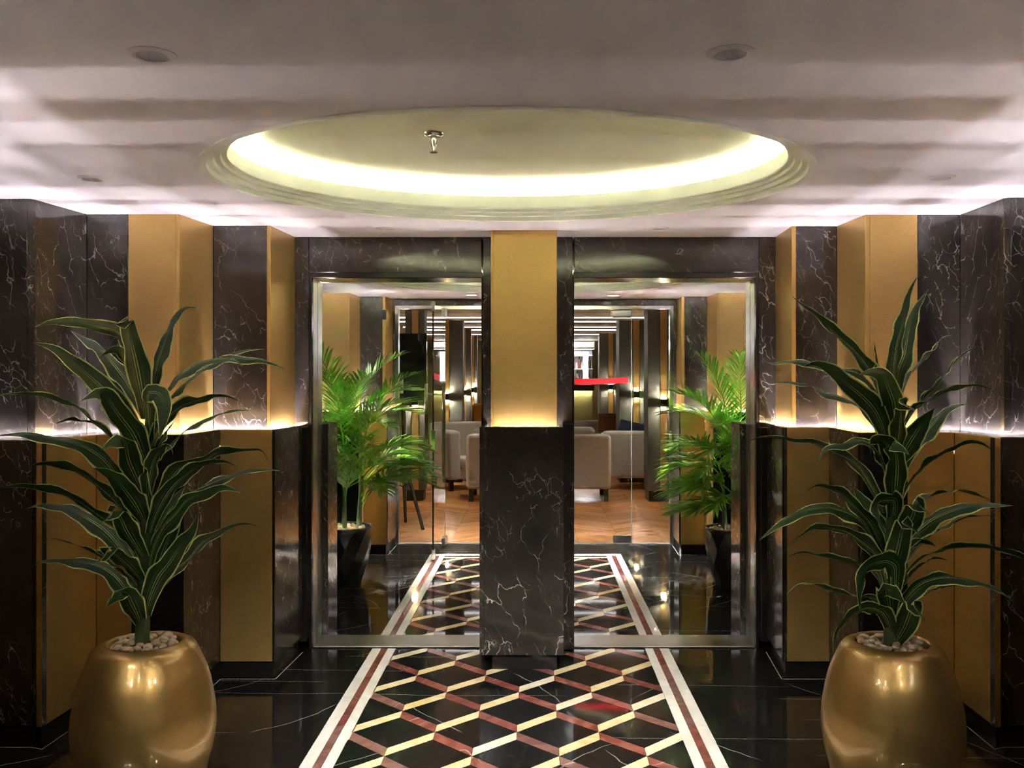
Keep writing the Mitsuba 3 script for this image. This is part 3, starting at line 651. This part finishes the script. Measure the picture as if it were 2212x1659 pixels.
# ---------------------------------------------------------------- palms in black faceted pots
def facet_pot(cx, cy, label):
    t = thing('black_planter', label, 'planter')
    prof = [(0.125, 0.0), (0.158, 0.08), (0.188, 0.19), (0.204, 0.30), (0.210, 0.42), (0.212, 0.45)]
    n = 12; V = []; Fc = []
    for i, (r, z) in enumerate(prof):
        for j in range(n):
            a = (j + 0.5 * (i % 2)) * 2 * np.pi / n
            q = r * (1.03 if i < 5 else 1.0)
            V.append((q * math.cos(a), q * math.sin(a), z))
    for i in range(len(prof) - 1):
        for j in range(n):
            k = (j + 1) % n
            if i % 2 == 0: Fc += [(i * n + j, i * n + k, (i + 1) * n + j), (i * n + k, (i + 1) * n + k, (i + 1) * n + j)]
            else: Fc += [(i * n + j, (i + 1) * n + k, (i + 1) * n + j), (i * n + j, i * n + k, (i + 1) * n + k)]
    V.append((0, 0, 0)); Fc += [(len(V) - 1, (j + 1) % n, j) for j in range(n)]
    ent(t + '__body', moved(trimesh.Trimesh(V, Fc, process=False), cx, cy, 0), BPOT, False)
    ent(t + '__rim', moved(lathe([(0.214, 0.435), (0.216, 0.45), (0.212, 0.458), (0.200, 0.456), (0.197, 0.40)], 48), cx, cy, 0), BPOT, 30)
    ent(t + '__soil', moved(trimesh.creation.cylinder(0.198, 0.02, sections=40), cx, cy, 0.405), DARK, 30)
def frond(base, az, rise, length, droop, r, nleaf=24, wid=0.0165, ll=0.20):
    """petiole and rachis as one arc, leaflets in two rows along its outer two thirds"""
    n = 20; P = [np.array(base, float)]; el = rise
    for i in range(n - 1):
        d = np.array([math.cos(az) * math.cos(el), math.sin(az) * math.cos(el), math.sin(el)])
        P.append(P[-1] + d * length / (n - 1)); el -= droop / (n - 1) * (0.5 + 1.0 * i / (n - 1))
    P = np.array(P); ms = [tube(P, np.linspace(0.0075, 0.0015, n), 5)]
    tan = np.gradient(P, axis=0); tan /= np.linalg.norm(tan, axis=1, keepdims=True)
    V, Fc = [], []
    for k in range(nleaf):
        s = 0.30 + 0.70 * k / (nleaf - 1)
        i = min(int(s * (n - 1)), n - 2); fr = s * (n - 1) - i
        p = P[i] * (1 - fr) + P[i + 1] * fr; t = tan[i]
        side = np.cross(t, [0, 0, 1.0]); side /= np.linalg.norm(side) + 1e-9
        up = np.cross(side, t)
        L = ll * (0.45 + 0.75 * math.sin(math.pi * min(1, 0.12 + 0.80 * (k / (nleaf - 1))))) * r.uniform(0.88, 1.08)
        for sg in (-1, 1):
            ang = 0.85 - 0.45 * (k / (nleaf - 1)) + r.normal(0, 0.06)
            d = t * math.cos(ang) + sg * side * math.sin(ang) + up * (0.22 + r.normal(0, 0.06)); d /= np.linalg.norm(d)
            wv = np.cross(d, up); wv /= np.linalg.norm(wv)
            wv = wv * 0.85 + up * 0.35 * sg
            b = len(V); dp = np.array([0, 0, -1.0])
            for q, ww, dr_ in ((0, 0.35, 0), (0.35, 1.0, 0.01), (0.7, 0.75, 0.05), (1.0, 0.04, 0.12)):
                c = p + d * L * q + dp * L * dr_ * 1.6
                V += [c - wv * wid * ww * 0.5, c + wv * wid * ww * 0.5]
            for j in range(3):
                a = b + 2 * j; Fc += [(a, a + 1, a + 3), (a, a + 3, a + 2)]
    ms.append(trimesh.Trimesh(V, Fc, process=False))
    return cat(ms)
def palm(cx, cy, label, stems, fr, seed):
    t = thing('palm_plant', label, 'potted plant')
    r = np.random.default_rng(seed)
    for (sx, sy, h) in stems:
        ent(t + '__stem', tube([(cx + sx, cy + sy, 0.42), (cx + sx * 1.1, cy + sy * 1.1, 0.42 + h * 0.5), (cx + sx * 1.25, cy + sy * 1.2, 0.42 + h)], [0.022, 0.017, 0.012], 10), STEM, True)
    for (si, hz, az, rise, L, droop) in fr:
        sx, sy, h = stems[si]
        ent(t + '__frond', frond((cx + sx * 1.15, cy + sy * 1.1, 0.42 + h * hz), math.radians(az), math.radians(rise), L, math.radians(droop), r, ll=0.18 + 0.05 * r.uniform()), PALM, False)
facet_pot(-1.485, 7.0, 'black faceted planter standing on the vestibule floor behind the left doorway')
facet_pot(1.520, 6.93, 'black faceted planter standing on the vestibule floor behind the right doorway')
for cx, cy, sd, nm in ((-1.485, 7.0, 21, 'left'), (1.520, 6.93, 22, 'right')):
    pebbles(cx, cy, 0.427, 0.178, 0.021, 110, 'cream pebble in the black planter behind the %s doorway' % nm, 'pebbles in the black planter behind the %s doorway' % nm, [(0.015, -0.05, 0.02), (0.11, 0.03, 0.02), (-0.08, 0.05, 0.02)], sd)
ST = [(0.015, -0.05, 0.50), (0.11, 0.03, 0.42), (-0.08, 0.05, 0.55)]
FL = [(0, 1.1, 40, 86, 0.98, 70), (1, 1.15, 330, 84, 0.92, 75), (0, 1.1, 265, 80, 0.95, 85), (0, 1.1, 350, 80, 0.85, 95), (0, 1, 250, 86, 0.98, 50), (0, 1, 300, 82, 0.92, 75), (0, 1, 20, 74, 0.80, 105), (2, 1, 150, 78, 0.9, 85), (2, 1, 215, 72, 0.85, 95), (0, 1, 275, 68, 0.82, 95), (1, 1, 10, 64, 0.62, 110), (1, 1, 330, 60, 0.62, 105), (0, 1, 340, 74, 0.80, 85),
      (0, .9, 270, 52, 0.70, 105), (1, .8, 40, 52, 0.60, 95), (1, .8, 355, 46, 0.60, 90), (2, .9, 190, 58, 0.75, 95), (0, .7, 250, 48, 0.62, 90), (1, .6, 10, 40, 0.55, 75), (1, .6, 300, 44, 0.52, 85), (0, .6, 330, 54, 0.55, 75), (2, 1, 90, 72, 0.9, 85), (0, .5, 270, 64, 0.5, 60), (1, .4, 340, 60, 0.52, 60), (2, .8, 260, 62, 0.62, 90),
      (0, 1, 315, 66, 0.72, 95), (2, 1, 300, 76, 0.88, 80), (1, 1, 285, 70, 0.62, 95), (0, .8, 235, 60, 0.70, 95), (1, .9, 20, 56, 0.58, 105), (0, .8, 300, 58, 0.64, 100), (2, .6, 280, 56, 0.6, 80), (1, .5, 320, 52, 0.52, 75), (0, .4, 300, 70, 0.50, 50)]
palm(-1.485, 7.0, 'lush green palm with feathery fronds in the black planter behind the left doorway', ST, FL, 31)
STR = [(-0.01, -0.05, 0.42), (0.06, 0.02, 0.46), (-0.05, 0.06, 0.38)]
FR = [(0, 1.2, 215, 87, 0.92, 50), (1, 1.15, 255, 85, 0.95, 60), (0, 1.1, 190, 84, 0.80, 80), (0, 1, 215, 80, 0.85, 75), (0, 1, 250, 74, 0.80, 100), (1, 1, 165, 76, 0.80, 100), (0, 1, 180, 66, 0.66, 115), (2, 1, 195, 58, 0.60, 115), (0, .9, 230, 54, 0.62, 110), (2, .9, 165, 50, 0.58, 105), (0, .8, 265, 52, 0.60, 105), (2, .7, 200, 38, 0.54, 80),
      (0, .6, 185, 30, 0.52, 65), (0, .5, 240, 36, 0.48, 85), (0, .4, 270, 38, 0.45, 90), (2, .4, 195, 22, 0.45, 55), (1, 1, 300, 72, 0.75, 90), (1, 1, 20, 72, 0.7, 90), (1, .8, 330, 54, 0.65, 95), (1, .8, 70, 62, 0.7, 80), (1, 1, 110, 76, 0.75, 80), (0, .3, 290, 52, 0.42, 80),
      (0, 1, 235, 66, 0.68, 110), (0, 1, 275, 70, 0.70, 100), (2, 1, 215, 70, 0.66, 105), (1, .9, 250, 60, 0.62, 105), (2, .8, 235, 46, 0.55, 100), (0, .7, 205, 44, 0.55, 95), (1, .7, 280, 50, 0.55, 95), (0, .5, 215, 26, 0.46, 70)]
FR = [(a, b, c, d, L * (0.86 if 150 < c < 240 and d < 70 else 1.0), e) for a, b, c, d, L, e in FR]
palm(1.520, 6.93, 'bushy green palm with drooping fronds in the black planter behind the right doorway', STR, FR, 32)

# ---------------------------------------------------------------- glass doors and sidelights
XHL, XHR = -0.874, 0.933
fr = struct('trim_1', 'polished steel frame round the glass doors', 'door frame')
for x0, x1 in ((-1.362, -1.326), (1.308, 1.345)): ent(fr + '__post', bevel(x0, x1, YD - 0.03, YD + 0.05, 0.0, 2.318), CHROME)
ent(fr + '__head', bevel(-1.326, 1.308, YD - 0.03, YD + 0.05, 2.282, 2.318), CHROME)
for i, (x0, x1, nm) in enumerate(((-1.326, XHL - 0.006, 'left'), (XHR + 0.006, 1.308, 'right'))):
    wn = struct('window_%d' % (i + 1), 'fixed clear glass sidelight on the %s of the glass doors' % nm, 'window')
    ent(wn + '__pane', sheet := (np.array([[x0, YD, 0.012], [x1, YD, 0.012], [x1, YD, 2.282], [x0, YD, 2.282]]), np.array([[0, 1, 2], [0, 2, 3]])), GLASS)
    xe = x1 if i == 0 else x0
    ent(wn + '__edge_seal', bevel(xe - 0.003, xe + 0.003, YD - 0.006, YD + 0.006, 0.012, 2.282, 0.001), LGREY)
def leaf(idx, label, length, ang, hx, zt, opened):
    """built with the hinge at the origin, the leaf along +x, then turned"""
    d = struct('door_%d' % idx, label, 'glass door')
    M = trimesh.transformations.rotation_matrix(math.radians(ang), [0, 0, 1]); M[:3, 3] = (hx, YD, 0)
    def put2(name, m, mat, sm=False, lab=None):
        if isinstance(m, tuple):
            v = np.c_[m[0], np.ones(4)] @ M.T; m = (v[:, :3], m[1])
        else: m.apply_transform(M)
        ent(d + '__' + name, m, mat, sm, lab)
    L = length
    put2('pane', (np.array([[0.004, 0, 0.02], [L, 0, 0.02], [L, 0, zt], [0.004, 0, zt]], float), np.array([[0, 1, 2], [0, 2, 3]])), GLASS)
    put2('edge_seal', bevel(L - 0.004, L + 0.004, -0.006, 0.006, 0.02, zt, 0.001), DARK)
    for z0, z1, e in ((0.012, 0.085, 0), (zt - 0.075, zt, 0)): put2('patch_fitting', bevel(0.0, 0.175, -0.017, 0.017, z0, z1), STEEL)
    if opened:
        for z0, z1 in ((0.012, 0.10), (zt - 0.085, zt + 0.004)): put2('corner_clip', bevel(L - 0.06, L + 0.005, -0.014, 0.014, z0, z1), CHROME)
        put2('lock', cat([bevel(L - 0.07, L + 0.006, -0.02, 0.02, 0.98, 1.15), ]), CHROME)
    for sy in (-1, 1):
        put2('handle', tube([(L - 0.12, sy * 0.078, 0.68), (L - 0.12, sy * 0.078, 1.0), (L - 0.12, sy * 0.078, 1.56)], 0.016, 14), CHROME, 30)
        for z in (0.80, 1.465): put2('handle_bracket', tube([(L - 0.12, 0, z), (L - 0.12, sy * 0.04, z), (L - 0.12, sy * 0.078, z)], 0.010, 10), CHROME, 30)
    # red safety band with a slight sag, and worn white lettering strokes
    xs = np.linspace(0.03, L - 0.03, 24); zz = 1.595 + 0.035 * opened - 0.014 * np.sin(np.linspace(0, math.pi, 24)) ; hh = 0.028
    V = np.concatenate([np.stack([xs, np.full(24, y), zz + s * hh], 1) for y in (-0.0025, -0.001) for s in (-1, 1)])
    Fc = []
    for o in (0, 48):
        for j in range(23): Fc += [(o + j, o + j + 1, o + 24 + j + 1), (o + j, o + 24 + j + 1, o + 24 + j)]
    put2('red_band', trimesh.Trimesh(V, Fc, process=False), REDV, False, 'red safety band stuck across the glass')
    if opened:
        for k in range(4): put2('white_mark', bevel(0.30 + 0.11 * k, 0.335 + 0.11 * k, -0.004, -0.003, 1.605, 1.64, 0.0004), WVIN)
    else:
        m = bevel(0, 0.11, -0.004, -0.003, -0.004, 0.004, 0.0004); m.apply_transform(trimesh.transformations.rotation_matrix(0.16, [0, 1, 0])); m.apply_translation([0.04, 0, 1.594])
        put2('white_mark', m, WVIN)
leaf(3, 'left glass door leaf standing open towards the viewer with long steel handles', 0.86, -91.5, XHL, 2.28, True)
leaf(4, 'right glass door leaf, closed, crossed by a red safety band', 0.88, 180, XHR, 2.276, False)
t = thing('door_closer', 'polished steel closer box above the closed glass door', 'door closer')
ent(t + '__box', rbox(0.735, 0.935, YD - 0.075, YD - 0.019, 2.205, 2.272, 0.014), STEEL, 30)
t = thing('access_panel', 'slim grey access control panel on the left sidelight', 'access panel')
px = float(at(868, 0, YD)[0])
ent(t + '__case', bevel(px - 0.016, px + 0.016, YD - 0.022, YD - 0.001, 1.465, 1.645, 0.003), LGREY)
for z in (1.60, 1.52): ent(t + '__reader', bevel(px - 0.007, px + 0.007, YD - 0.024, YD - 0.0225, z - 0.012, z + 0.012, 0.0005), SCREEN)
t = thing('wall_sensor', 'small black loop-shaped sensor high on the gold panel beside the glass doors', 'sensor')
sx_, sy_ = -1.428, K * 9.0
ent(t + '__case', rbox(sx_ - 0.018, sx_ + 0.018, sy_ - 0.030, sy_ - 0.001, 2.165, 2.258, 0.010), DARK, 30)
ent(t + '__lens', bevel(sx_ - 0.009, sx_ + 0.009, sy_ - 0.033, sy_ - 0.029, 2.19, 2.235, 0.001), SCREEN)

# ---------------------------------------------------------------- lounge: shell, pillars with lights
c = struct('ceiling_002', 'brown slatted wooden ceiling of the lounge', 'ceiling')
ent(c + '__boards', bevel(-5, 5, YD + 0.10, 24, ZL, ZL + 0.05, 0.001), SLATS)
for i, (yy, xa, xb) in enumerate(((14.1, -2.4, 2.0), (15.0, -2.4, 1.9), (16.4, -2.4, 1.8), (17.3, -2.4, 1.8), (18.8, -2.4, 1.7))):
    ent(c + '__beam', bevel(xa, xb, yy, yy + 0.25, ZL - 0.05, ZL - 0.001), SLATS)
    emit(c + '__light_strip', trimesh.Trimesh([[xa, yy - 0.002, ZL - 0.034], [xb, yy - 0.002, ZL - 0.034], [xb, yy - 0.002, ZL - 0.012], [xa, yy - 0.002, ZL - 0.012]], [[0, 1, 2], [0, 2, 3]], process=False), [0.03 * v for v in (3.0, 2.8, 2.8)], 'glowing strip along a ceiling beam')
w = struct('wall_left_002', 'dark left wall of the lounge', 'wall'); ent(w + '__panel', bevel(-4.2, -4.1, YD + 0.1, 24, 0, ZL), GREYP)
w = struct('wall_right_002', 'dark right wall of the lounge', 'wall'); ent(w + '__panel', bevel(3.6, 3.7, YD + 0.1, 24, 0, ZL), GREYP)
w = struct('wall_back_002', 'far wall of the lounge behind the bar', 'wall'); ent(w + '__panel', bevel(-4.1, 3.6, 23.0, 23.1, 0, ZL), OLIVE)
def lpillar(x0, x1, y, g0, g1, zs, label, power):
    t = thing('lounge_pillar', label, 'pillar')
    ent(t + '__shaft', bevel(x0, x1, y, y + (x1 - x0), 0.14, ZL - 0.001, 0.004), GREYP)
    ent(t + '__plinth', bevel(x0 + 0.015, x1 - 0.015, y + 0.015, y + x1 - x0 - 0.015, 0.0, 0.14, 0.002), DARK)
    ent(t + '__gold_strip', bevel(g0, g1, y - 0.014, y - 0.001, 0.15, ZL - 0.002, 0.002), GOLD, label='vertical gold strip')
    u = thing('wall_light', 'black wall light on the ' + label.split(' of the lounge')[0], 'wall light')
    gx = 0.5 * (g0 + g1); hw = 0.5 * (g1 - g0) - 0.004
    ent(u + '__case', bevel(gx - hw, gx + hw, y - 0.075, y - 0.015, zs - 0.05, zs + 0.05, 0.003), DARK)
    for sg in (1, -1):
        emit(u + '__lamp', trimesh.Trimesh([[gx - 0.03 * sg, y - 0.06, zs + sg * 0.0505], [gx + 0.03 * sg, y - 0.06, zs + sg * 0.0505], [gx + 0.03 * sg, y - 0.03, zs + sg * 0.0505], [gx - 0.03 * sg, y - 0.03, zs + sg * 0.0505]], [[0, 1, 2], [0, 2, 3]], process=False), [power, power * 0.88, power * 0.62])
LP = 170 * LOUNGE
lpillar(1.49, 1.90, 11.95, 1.655, 1.745, 1.31, 'nearest pillar on the right of the lounge beside the beige sofa', LP)
lpillar(1.33, 1.86, 14.3, 1.555, 1.650, 1.396, 'second pillar on the right of the lounge behind the red band', LP)
lpillar(1.33, 1.74, 18.7, 1.515, 1.615, 1.50, 'far pillar on the right of the lounge beside the bar', LP)
lpillar(-1.735, -1.475, 12.05, -1.645, -1.555, 1.33, 'nearest pillar on the left of the lounge behind the display stand', LP)
lpillar(-1.46, -1.145, 14.3, -1.44, -1.36, 1.36, 'second pillar on the left of the lounge behind the open glass door', LP)
lpillar(-1.36, -1.20, 16.9, -1.345, -1.295, 1.40, 'third pillar on the left of the lounge', LP)
lpillar(-1.345, -1.21, 18.9, -1.33, -1.28, 1.44, 'far pillar on the left of the lounge', LP)
for x, y in ((-0.6, 10.4), (0.9, 10.4), (-0.6, 12.8), (1.1, 12.9), (0.2, 15.5), (-2.6, 13.5)):
    downlight('downlight', x, y, ZL, 'lit downlight in the wooden lounge ceiling', lit=14, group='downlights in the lounge ceiling', spot=((x, y + 0.05, 0), 9 * LOUNGE, 42))

# ---------------------------------------------------------------- lounge: display stand, sofas, armchair, cushions, bar
t = thing('display_stand', 'black sign board on a black tripod stand behind the left sidelight', 'sign stand')
ent(t + '__board', bevel(-1.62, -1.165, 9.70, 9.73, 1.385, 2.10, 0.004), SCREEN)
ent(t + '__mast', tube([(-1.43, 9.745, 0.72), (-1.43, 9.745, 1.0), (-1.43, 9.745, 1.6)], 0.011, 10), DARK, 30)
ent(t + '__tray', bevel(-1.52, -1.37, 9.66, 9.74, 1.312, 1.324, 0.003), LGREY)
for x, y in ((-1.185, 9.55), (-1.70, 9.55), (-1.45, 10.1)):
    ent(t + '__leg', tube([(-1.43, 9.745, 0.80), ((-1.43 + x) / 2, (9.745 + y) / 2, 0.41), (x, y, 0.014)], 0.017, 10), DARK, 30)
    ent(t + '__brace', tube([(-1.43, 9.745, 0.45), ((-1.43 * 0.7 + x * 0.3), (9.745 * 0.7 + y * 0.3), 0.5), ((-1.43 + x) / 2, (9.745 + y) / 2, 0.42)], 0.007, 8), DARK, 30)
def sofa(name, label, catg, x, y, rz, w, d, hb, ha, nseat, cush=0.0, arm=0.20):
    """back along +y of its own frame, seat opening to -y"""
    t = thing(name, label, catg)
    M = trimesh.transformations.rotation_matrix(math.radians(rz), [0, 0, 1]); M[:3, 3] = (x, y, 0)
    def p(n, m, mat=FABRIC, sm=30): m.apply_transform(M); ent(t + '__' + n, m, mat, sm)
    p('base', rbox(-w / 2 + 0.01, w / 2 - 0.01, -d / 2 + 0.03, d / 2 - 0.02, 0.17, 0.34, 0.03))
    p('backrest', rbox(-w / 2, w / 2, d / 2 - 0.19, d / 2, 0.165, hb, 0.055))
    for s in (-1, 1): p('armrest', rbox(s * (w / 2 - arm / 2) - arm / 2, s * (w / 2 - arm / 2) + arm / 2, -d / 2, d / 2 - 0.15, 0.165, ha, 0.05))
    iw = (w - 2 * arm) / nseat
    for k in range(nseat):
        x0 = -w / 2 + arm + k * iw
        p('seat_cushion', rbox(x0 + 0.004, x0 + iw - 0.004, -d / 2 - 0.01, d / 2 - 0.18, 0.33, 0.47, 0.05))
        if cush: p('back_cushion', rbox(x0 + 0.004, x0 + iw - 0.004, d / 2 - 0.36, d / 2 - 0.17, 0.45, cush, 0.07))
    for sx in (-1, 1):
        for sy in (-1, 1): p('leg', bevel(sx * (w / 2 - 0.07) - 0.03, sx * (w / 2 - 0.07) + 0.03, sy * (d / 2 - 0.07) - 0.03, sy * (d / 2 - 0.07) + 0.03, 0.0, 0.17), DARK, False)
    return t
sofa('sofa', 'long beige fabric sofa seen from behind through both glass doors', 'sofa', 0.045, 12.35, 180, 1.93, 0.85, 0.886, 0.86, 2, 0.98)
sofa('sofa', 'beige sofa with navy cushions between the long sofa and the right pillar', 'sofa', 1.72, 13.75, 180, 1.44, 0.85, 0.865, 0.80, 2, 0.0)
sofa('armchair', 'beige fabric armchair beside the left end of the long sofa', 'armchair', -1.06, 13.6, 28, 0.86, 0.80, 0.98, 0.88, 1)
sofa('sofa', 'beige sofa with an orange cushion far behind by the bar', 'sofa', 1.05, 16.6, 20, 1.3, 0.8, 0.88, 0.70, 2, 0.0)
def cushion(label, cx, cy, cz, w, h, rz, tilt, mat, shape=0):
    n = 15; g = np.linspace(-1, 1, n); U, Vv = np.meshgrid(g, g)
    th = (1 - np.abs(U) ** 2.6) * (1 - np.abs(Vv) ** 2.6)
    if shape: k = np.sqrt(U ** 2 + Vv ** 2); th = np.clip(1 - k ** 2, 0, 1); 
    V, Fc = [], []
    for s in (-1, 1):
        Q = np.stack([U * w / 2 * (1 - 0.06 * (1 - Vv ** 2) * 0), s * 0.075 * np.sqrt(th), Vv * h / 2], -1)
        if shape: kk = np.maximum(np.sqrt(U ** 2 + Vv ** 2), 1e-6); sc = np.maximum(np.abs(U), np.abs(Vv)) / kk; Q[..., 0] *= sc; Q[..., 2] *= sc; Q[..., 1] = s * 0.09 * np.sqrt(np.clip(1 - np.maximum(np.abs(U), np.abs(Vv)) ** 2, 0, 1))
        o = len(V); V += Q.reshape(-1, 3).tolist()
        for i in range(n - 1):
            for j in range(n - 1):
                a = o + i * n + j; Fc += [(a, a + 1, a + n + 1), (a, a + n + 1, a + n)]
    m = trimesh.Trimesh(V, Fc, process=True)
    m.apply_transform(trimesh.transformations.rotation_matrix(math.radians(tilt), [0, 1, 0])); m.apply_transform(trimesh.transformations.rotation_matrix(math.radians(rz), [0, 0, 1])); m.apply_translation([cx, cy, cz])
    k = ent('cushion', m, mat, True); labels[k] = {'label': label, 'category': 'cushion'}
cushion('navy cushion leaning against the back of the right beige sofa', 1.46, 13.60, 0.755, 0.46, 0.46, 0, 14, NAVY)
cushion('second navy cushion, lower and tilted, nearer the right pillar', 1.70, 13.77, 0.745, 0.44, 0.44, 6, -22, NAVY)
cushion('cream round cushion at the right end of the right beige sofa', 2.02, 13.62, 0.79, 0.40, 0.62, 0, 0, FABRIC, 1)
cushion('orange-brown cushion on the far sofa by the bar', 1.364, 16.846, 0.745, 0.40, 0.54, 20, 0, BROWN)
t = thing('lounge_chair', 'ochre yellow chair behind the armchair', 'chair')
for nm, b in (('seat', (-1.28, -0.95, 15.3, 15.9, 0.55, 0.90)), ('backrest', (-1.11, -0.80, 15.85, 16.02, 0.55, 1.22))): ent(t + '__' + nm, rbox(*b, 0.05), OCHRE, 30)
for x in (-1.22, -0.86):
    for y in (15.36, 15.95): ent(t + '__leg', bevel(x - 0.02, x + 0.02, y - 0.02, y + 0.02, 0, 0.56), DARK)
t = thing('side_table', 'small black side table between the armchair and the ochre chair', 'table')
ent(t + '__table_top', lathe([(0.0, 0.90), (0.20, 0.90), (0.205, 0.92), (0.20, 0.94), (0.0, 0.94)], 32).apply_translation([-0.98, 14.6, 0]), DARK, 30)
ent(t + '__base', lathe([(0.0, 0.0), (0.17, 0.0), (0.16, 0.02), (0.03, 0.05), (0.03, 0.90)], 32).apply_translation([-0.98, 14.6, 0]), DARK, 30)
# bar
t = thing('bar_counter', 'olive bar counter with a black top at the far end of the lounge', 'bar counter')
ent(t + '__front', bevel(-0.9, 1.30, 20.5, 21.0, 0.0, 1.42), OLIVE)
ent(t + '__counter_top', bevel(-0.95, 1.34, 20.42, 21.05, 1.42, 1.54), DARK)
emit(t + '__light_strip', trimesh.Trimesh([[-0.9, 20.47, 1.415], [1.3, 20.47, 1.415], [1.3, 20.43, 1.415], [-0.9, 20.43, 1.415]], [[0, 1, 2], [0, 2, 3]], process=False), [LOUNGE * v for v in (8, 8, 5.5)], 'glowing strip under the counter top')
t = thing('bar_shelf', 'brightly lit white bottle shelving behind the bar', 'shelf')
ent(t + '__back_panel', bevel(-0.9, 1.42, 22.5, 22.6, 0.9, 2.42), BARW)
for z in (1.62, 1.95, 2.28): ent(t + '__shelf_board', bevel(-0.9, 1.42, 22.25, 22.5, z - 0.025, z), WHITE)
ent(t + '__canopy', bevel(-0.9, 1.45, 21.9, 22.6, 2.42, 2.60), PAINT)
emit(t + '__light_strip', trimesh.Trimesh([[-0.9, 21.895, 2.47], [1.42, 21.895, 2.47], [1.42, 21.895, 2.58], [-0.9, 21.895, 2.58]], [[0, 1, 2], [0, 2, 3]], process=False), [LOUNGE * v for v in (6, 6, 5.4)], 'glowing canopy front')
emit(t + '__light_strip', trimesh.Trimesh([[1.18, 22.24, 1.64], [1.31, 22.24, 1.64], [1.31, 22.24, 2.36], [1.18, 22.24, 2.36]], [[0, 1, 2], [0, 2, 3]], process=False), [0.06 * v for v in (7, 7, 7.4)], 'upright glowing strip')
emit(t + '__light_strip', trimesh.Trimesh([[-0.9, 22.0, 2.415], [1.42, 22.0, 2.415], [1.42, 21.95, 2.415], [-0.9, 21.95, 2.415]], [[0, 1, 2], [0, 2, 3]], process=False), [0.12 * v for v in (16, 16, 16.5)])
bp = lathe([(0.0, 0.0), (0.036, 0.0), (0.038, 0.01), (0.038, 0.17), (0.030, 0.20), (0.014, 0.225), (0.013, 0.285), (0.0, 0.287)], 16)
bpl = [mikit.ply(bp, m, smooth=30) for m in BOTTLE]
br = np.random.default_rng(9)
for z, row in ((1.62, 'bottom'), (1.95, 'middle'), (2.28 - 0.33 + 0.33, 'top')):
    for x in ([0.98, 1.08, 1.36] if row != 'bottom' else [0.93, 1.03, 1.13, 1.36]):
        if row == 'top': continue
        key = num('bottle'); scene[key] = {**bpl[br.integers(4)], 'to_world': T().translate([x + float(br.uniform(-.02, .02)), 22.38, z]).scale([1, 1, float(br.uniform(0.85, 1.05))])}
        labels[key] = {'label': 'small bottle on the %s board of the lit bar shelving' % row, 'category': 'bottle', 'group': 'bottles on the %s bar shelf' % row}
